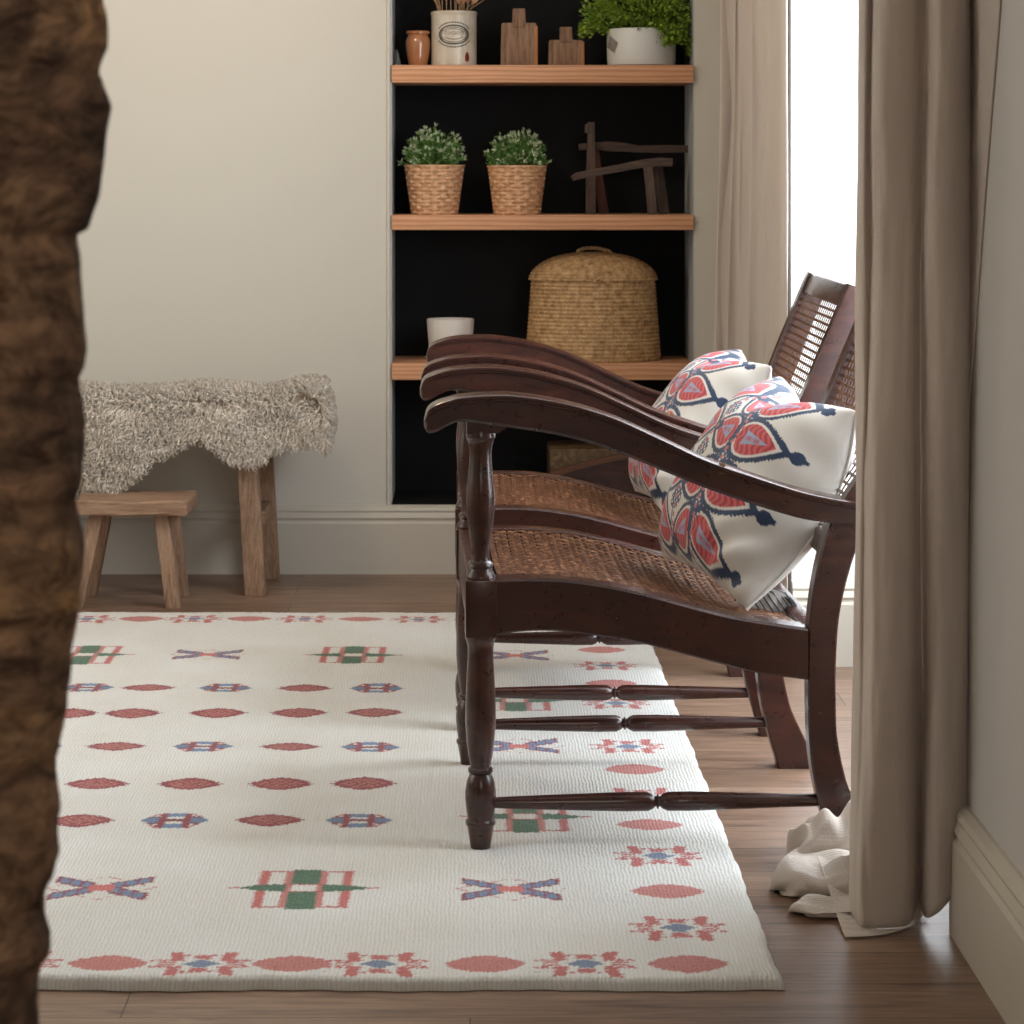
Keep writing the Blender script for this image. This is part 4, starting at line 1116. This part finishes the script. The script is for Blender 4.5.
def lp_(s_):
    R = sh(64.5)*np.clip(1-s_, 0, 1)**0.5*(1) ; R = sh(63.5)*np.cos(s_*PI/2)**0.85+0.0005
    return R, sh(80)+sh(27)*np.sin(s_*PI/2)**1.05
coil_body('basket_lid', lp_, 14, 380, True, 0.66)
m = MB(); pts = []
for i in range(25):
    u = i/24; pts.append((sh(-17)+sh(36)*u, -0.01, sh(106)+sh(7.5)*math.sin(u*PI)**0.45*(1.0-0.35*u)))
for ph_ in (0, PI): m.tube([(x, y+0.0028*math.cos(i*1.1+ph_), z+0.0028*math.sin(i*1.1+ph_)) for i, (x, y, z) in enumerate(pts)], 0.0034, 7)
m.build('handle', M_SEAG, sb)
m = MB(); m.tube([(-0.012, -sh(61)*0.66-0.006, sh(84)), (0, -sh(61)*0.66-0.012, sh(80)), (0.012, -sh(61)*0.66-0.006, sh(84))], 0.005, 8); m.build('toggle', M_SEAG, sb)
# dark basket with a bent wooden rim down in the bottom of the niche
M_DWICK = m_wicker('dark_wicker', (0.035, 0.018, 0.008), (0.10, 0.055, 0.022), (0.21, 0.125, 0.05), 60)
M_BENT = wood('bent_wood_rim', (0.05, 0.018, 0.010), (0.12, 0.045, 0.022), (0.20, 0.085, 0.042), 'x', 0.4, 1, 0.1)
yd = 6.965; dbk = thing('log_basket', (P(615,0,yd)[0], yd, 0.1945), 'dark wicker basket with bent wooden rim low in the niche, below the chair arms', 'basket')
pd = F/yd
m = MB(); m.box(-67/pd, 70/pd, -0.10, 0.12, 0, 52/pd); m.build('basket_body', M_DWICK, dbk, angle=30, bevel=0.01)
m = MB(); pts = []
for i in range(25):
    u = i/24; pts.append((-66/pd+136/pd*u, -0.112, (24+22*math.sin(min(1, u*1.15)*PI/2))/pd))
for (dz0, dz1, dy) in ((0, 0.016, 0.0),):
    V = []; Fc = []
    for x, y, z in pts: V += [(x, y-0.008, z), (x, y+0.012, z), (x, y+0.012, z+dz1), (x, y-0.008, z+dz1)]
    for i in range(len(pts)-1):
        for j in range(4): Fc.append((i*4+j, i*4+(j+1) % 4, (i+1)*4+(j+1) % 4, (i+1)*4+j))
    Fc += [(0,1,2,3), tuple(4*(len(pts)-1)+j for j in (3,2,1,0))]; m.add(V, Fc)
m.build('rim', M_BENT, dbk, angle=40)
m = MB(); V = []; Fc = []
for x, y, z in pts: V += [(x, y+0.002, 0), (x, y+0.002, z+0.004)]
for i in range(len(pts)-1): Fc.append((2*i, 2*i+2, 2*i+3, 2*i+1))
# front board under the rim, with thickness
k = len(V); V2 = V+[(x, y+0.008, z) for x, y, z in V]
F2 = Fc+[tuple(q+k for q in f[::-1]) for f in Fc]
m.add(V2, F2); m.build('front_board', M_MAH, dbk, angle=40)
# small dark glass pane leaning in the corner of the top shelf
M_DG, _, _ = base('dark_glass', (0.05, 0.05, 0.045), 0.12)
m = MB(); m.add([(0,0,0),(0.018,0,0),(0.006,0.01,0.048),(-0.004,0.01,0.045),(0,0.003,0),(0.018,0.003,0),(0.006,0.013,0.048),(-0.004,0.013,0.045)], [(0,1,2,3),(7,6,5,4),(0,4,5,1),(1,5,6,2),(2,6,7,3),(3,7,4,0)])
o = m.build('glass_shard', M_DG, smooth=False); o.location = (shp(395.5), YS-0.02, Z1); tag(o, 'small dark glass piece leaning in the left corner of the top shelf', 'glass')

# ------------------------------------------------------------------ bench with sheepskin, low stool
def leg_prism(mbd, top, bot, Yt, Yb, wt, wb, dt):
    """front face centre line px at top and bottom"""
    xt, zt = P(top[0], top[1], Yt); xb_, zb_ = P(bot[0], bot[1], Yb)
    zb_ = 0.0; V = []
    for (x, y, z, w_) in ((xb_, Yb, zb_, wb), (xt, Yt, zt, wt)):
        V += [(x-w_/2, y, z), (x+w_/2, y, z), (x+w_/2, y+dt, z), (x-w_/2, y+dt, z)]
    mbd.add(V, [(3,2,1,0),(4,5,6,7),(0,1,5,4),(1,2,6,5),(2,3,7,6),(3,0,4,7)])
bench = thing('bench', (0, 0, 0), 'rustic wooden bench against the cream wall, mostly covered by a sheepskin', 'bench')
m = MB(); m.box(-1.50, -0.405, 6.455, 6.735, 0.470, 0.518); m.build('bench_top', M_OLD, bench, angle=30, bevel=0.008)
def both(mk):  # the hidden pair at the other end mirrors the visible one
    return mk
for (tx, bx, Yt, Yb, yy) in ((246, 255, 6.50, 6.45, 0), (261, 269, 6.66, 6.72, 0)):
    m = MB(); leg_prism(m, (tx, 440), (bx, 596), Yt, Yb, 0.055, 0.054, 0.05); m.build('leg', M_OLDZ, bench, angle=30, bevel=0.004)
    m = MB(); leg_prism(m, (-20+260-246-(tx-246)+0, 440), (-30, 596), Yt, Yb, 0.055, 0.054, 0.05)
    m.build('leg', M_OLDZ, bench, angle=30, bevel=0.004)
xr, zr = P(264, 512, 6.6); m = MB(); m.box(xr-0.02, xr+0.012, 6.50, 6.72, zr-0.018, zr+0.018); m.build('stretcher', M_OLD, bench, angle=30, bevel=0.003)

stool = thing('low_stool', (0, 0, 0), 'small weathered wooden stool standing in front of the sheepskin bench', 'stool')
ys0, ys1 = 6.255, 6.45
V = []; 
m = MB(); x0, z1 = P(72, 501, ys0); x1, z0 = P(188, 516, ys0)
m.box(x0, x1, ys0-0.01, ys1+0.02, z0, z1); so = m.build('stool_top', M_OLD, stool, angle=30)
bm = bmesh.new(); bm.from_mesh(so.data); bmesh.ops.subdivide_edges(bm, edges=bm.edges, cuts=6, use_grid_fill=True)
for v in bm.verts: v.co += Vector((noise.noise(v.co*9), noise.noise(v.co*9+Vector((3,1,2))), noise.noise(v.co*12)*0.7))*0.006
bm.to_mesh(so.data); bm.free(); md = so.modifiers.new('bevel', 'BEVEL'); md.width = 0.006; md.segments = 2
for (tx, bx, by, Yt, Yb, dt) in ((159.5, 173, 609, 6.29, 6.265, 0.036), (171, 181, 598, 6.42, 6.44, 0.034), (98, 75, 609, 6.29, 6.265, 0.036), (106, 88, 598, 6.42, 6.44, 0.034)):
    m = MB(); leg_prism(m, (tx, 505), (bx, by), Yt, Yb, 0.036, 0.038, dt); m.build('leg', M_OLDZ, stool, angle=30, bevel=0.003)

def m_wool():
    m_, nt_, b_ = base('sheep_wool', (0.55, 0.47, 0.38), 0.9)
    vc = N(nt_, 'ShaderNodeVertexColor', layer_name='Col'); nt_.links.new(vc.outputs[0], b_.inputs['Base Color'])
    b_.inputs['Sheen Weight'].default_value = 0.3; return m_
M_WOOL = m_wool(); M_HIDE, _, _ = base('sheep_hide', (0.40, 0.32, 0.24), 0.9)
LOW = [(20,500),(60,498),(86,492),(100,495),(115,490),(130,477),(150,461),(165,451),(180,443),(195,436),(205,437),(215,446),(228,456),(245,462),(258,461),(270,455),(285,447),(300,444),(312,444),(325,442)]
lw = np.array([((p-HX)*6.41/F, CAMZ-(q-HY)*6.41/F) for p, q in LOW])
def skin_front(u, v):   # u along x, v from back edge over the top and down the front
    xe = -0.390; x = -1.42+(xe+1.42)*u
    zlow = np.interp(x, lw[:,0], lw[:,1])+0.004
    Ltop, arc_ = 0.24, 0.05; Ld = max(0.02, 0.50-zlow); Lt = Ltop+arc_+Ld; s_ = v*Lt
    if s_ < Ltop: y, z, ny, nz = 6.70-s_, 0.527, 0, 1
    elif s_ < Ltop+arc_:
        a = (s_-Ltop)/arc_*PI/2; y = 6.46-0.03*math.sin(a); z = 0.497+0.03*math.cos(a); ny, nz = -math.sin(a), math.cos(a)
    else: d = s_-Ltop-arc_; y = 6.43-0.012*math.sin(min(1, d/0.1)*PI/2)+0.012*math.sin(x*22); z = 0.497-d; ny, nz = -1, 0.15
    z += (0.006*math.sin(x*17+1) + 0.020*math.exp(-((x+0.44)/0.06)**2)) if nz > .5 else 0
    return (x, y, z), (0, ny, nz)
def skin_end(u, v):     # end flap hanging over the right end of the bench
    y = 6.405+0.22*u; L = 0.085+0.02*math.sin(u*5)
    s_ = v*(0.05+L)
    if s_ < 0.05:
        a = s_/0.05*PI/2; x = -0.418+0.03*math.sin(a); z = 0.50+0.03*math.cos(a); nx_, nz_ = math.sin(a), math.cos(a)
    else: d = s_-0.05; x = -0.388+0.004*math.sin(d*40); z = 0.50-d; nx_, nz_ = 1, 0.1
    return (x, y, z), (nx_, -0.35 if u < 0.25 else 0, nz_)
V = []; Qs = []; b0 = 0
for fn, nu, nv in ((skin_front, 90, 40), (skin_end, 16, 16)):
    for i in range(nu):
        for j in range(nv): V.append(fn(i/(nu-1), j/(nv-1))[0])
    Qs.append(grid_quads(nu, nv)+b0); b0 += nu*nv
org = np.array((-0.9, 6.5, 0.52))
hide = fast_quads('sheepskin', np.array(V)-org, np.concatenate(Qs), M_HIDE); hide.location = org
tag(hide, 'shaggy curly grey-beige sheepskin draped over the rustic bench', 'sheepskin')
def wool():
    roots, nrms = [], []
    N1, N2 = 34000, 5200
    for _ in range(N1):
        # denser sampling by drape length
        u = random.uniform(0, 1); x = -1.42+1.0*u; zl = np.interp(x, lw[:,0], lw[:,1])
        if random.random() > (0.29+0.5-zl)/0.62: continue
        p, n_ = skin_front(u, random.uniform(0.2, 1)); roots.append(p); nrms.append(n_)
    for _ in range(N2):
        p, n_ = skin_end(random.uniform(0, 1), random.uniform(0, 1)); roots.append(p); nrms.append(n_)
    R0 = np.array(roots); Nn = np.array(nrms, float); n_ = len(R0)
    down = np.array((0, 0, -1.0))
    vert = np.clip(1-Nn[:, 2:3], 0, 1)
    D = Nn*0.75 + down*0.75*vert + RNG.normal(0, 0.28, (n_, 3)); D /= np.linalg.norm(D, axis=1, keepdims=True)
    # neighbouring locks lean together
    lean = np.stack([np.sin(R0[:,0]*38+R0[:,2]*30), np.zeros(n_), 0.5*np.sin(R0[:,0]*27-R0[:,2]*44)], 1)*0.38
    D = D+lean; D /= np.linalg.norm(D, axis=1, keepdims=True)
    A = np.cross(D, RNG.normal(size=(n_, 3))); A /= np.linalg.norm(A, axis=1, keepdims=True); B = np.cross(D, A)
    L = RNG.uniform(0.024, 0.040, n_)[:, None]; ph_ = RNG.uniform(0, 6.28, n_)[:, None]; tn = RNG.uniform(1.0, 1.9, n_)[:, None]
    seg = 6; sd = 3; Vv = np.zeros((n_, seg, sd, 3)); 
    rad0 = RNG.uniform(0.0015, 0.0027, n_)[:, None]
    tint = RNG.uniform(0.80, 1.08, n_)[:, None]
    cols = np.zeros((n_, seg, sd, 3))
    for k in range(seg):
        t_ = k/(seg-1); hr = 0.0045*t_**0.7
        c_ = R0 + D*L*t_*(1-0.2*t_) + A*hr*np.cos(ph_+tn*6.28*t_)*1.2 + B*hr*np.sin(ph_+tn*6.28*t_)*1.2 + down*vert*0.010*t_*t_
        r_ = rad0*(1.0 if t_ < 0.6 else 1.0-(t_-0.6)*1.8)*(0.8+0.4*t_)
        for j in range(sd):
            a = 2*PI*j/sd; Vv[:, k, j] = c_+(A*math.cos(a)+B*math.sin(a))*r_
        cols[:, k, :] = (tint*np.array((0.70, 0.61, 0.51)))[:, None, :]
    base_i = (np.arange(n_)*seg*sd)[:, None, None]
    kk, jj = np.meshgrid(np.arange(seg-1), np.arange(sd), indexing='ij')
    q = np.stack([kk*sd+jj, kk*sd+(jj+1) % sd, (kk+1)*sd+(jj+1) % sd, (kk+1)*sd+jj], -1).reshape(-1, 4)
    Q = (q[None]+np.arange(n_)[:, None, None]*seg*sd).reshape(-1, 4)
    o_ = fast_quads('wool', Vv.reshape(-1, 3)-org, Q, M_WOOL, hide, col=cols.reshape(-1, 3)); o_['kind'] = 'stuff'
wool()

# ------------------------------------------------------------------ small ribbed hand fan behind the near cushion
M_FB, _, _ = base('black_rib', (0.015, 0.015, 0.018), 0.5); M_FW, _, _ = base('pale_weave', (0.50, 0.50, 0.48), 0.7)
yf = 4.22; fan = thing('hand_fan', (P(770, 0, yf)[0], yf, P(0, 618, yf)[1]), 'small black-ribbed woven hand fan lying behind the near cushion', 'fan')
pf = F/yf
m = MB(); c0 = (-6, 0); arc_ = [(c0[0]+34*math.cos(a), 3+27*math.sin(a)) for a in np.linspace(0.02, 2.6, 24)]
V = [(-6/pf, 0, 3/pf)]+[(x/pf, 0.004*math.sin(i*.5), z/pf) for i, (x, z) in enumerate(arc_)]
V2 = V+[(x, y+0.002, z) for x, y, z in V]; k = len(V)
Fc = [(0, i, i+1) for i in range(1, k-1)]; Fc += [tuple(q+k for q in f[::-1]) for f in Fc]; m.add(V2, Fc); m.build('fan_blade', M_FW, fan)
m = MB(); m.tube([(x/pf, 0.0, z/pf) for x, z in arc_], 0.0022, 6); m.tube([(x*.88/pf, -0.001, z*.9/pf) for x, z in arc_], 0.0013, 6)
for s_ in np.linspace(-26, 24, 9): m.tube([((s_-9)/pf, -0.002, 26/pf), ((s_+8)/pf, -0.002, 1/pf)], 0.0012, 5)
m.build('fan_rib', M_FB, fan)
m = MB(); m.tube([(18/pf, 0, 1.5/pf), (40/pf, 0.01, -1/pf)], 0.0032, 8); m.build('handle', M_PIPE, fan)
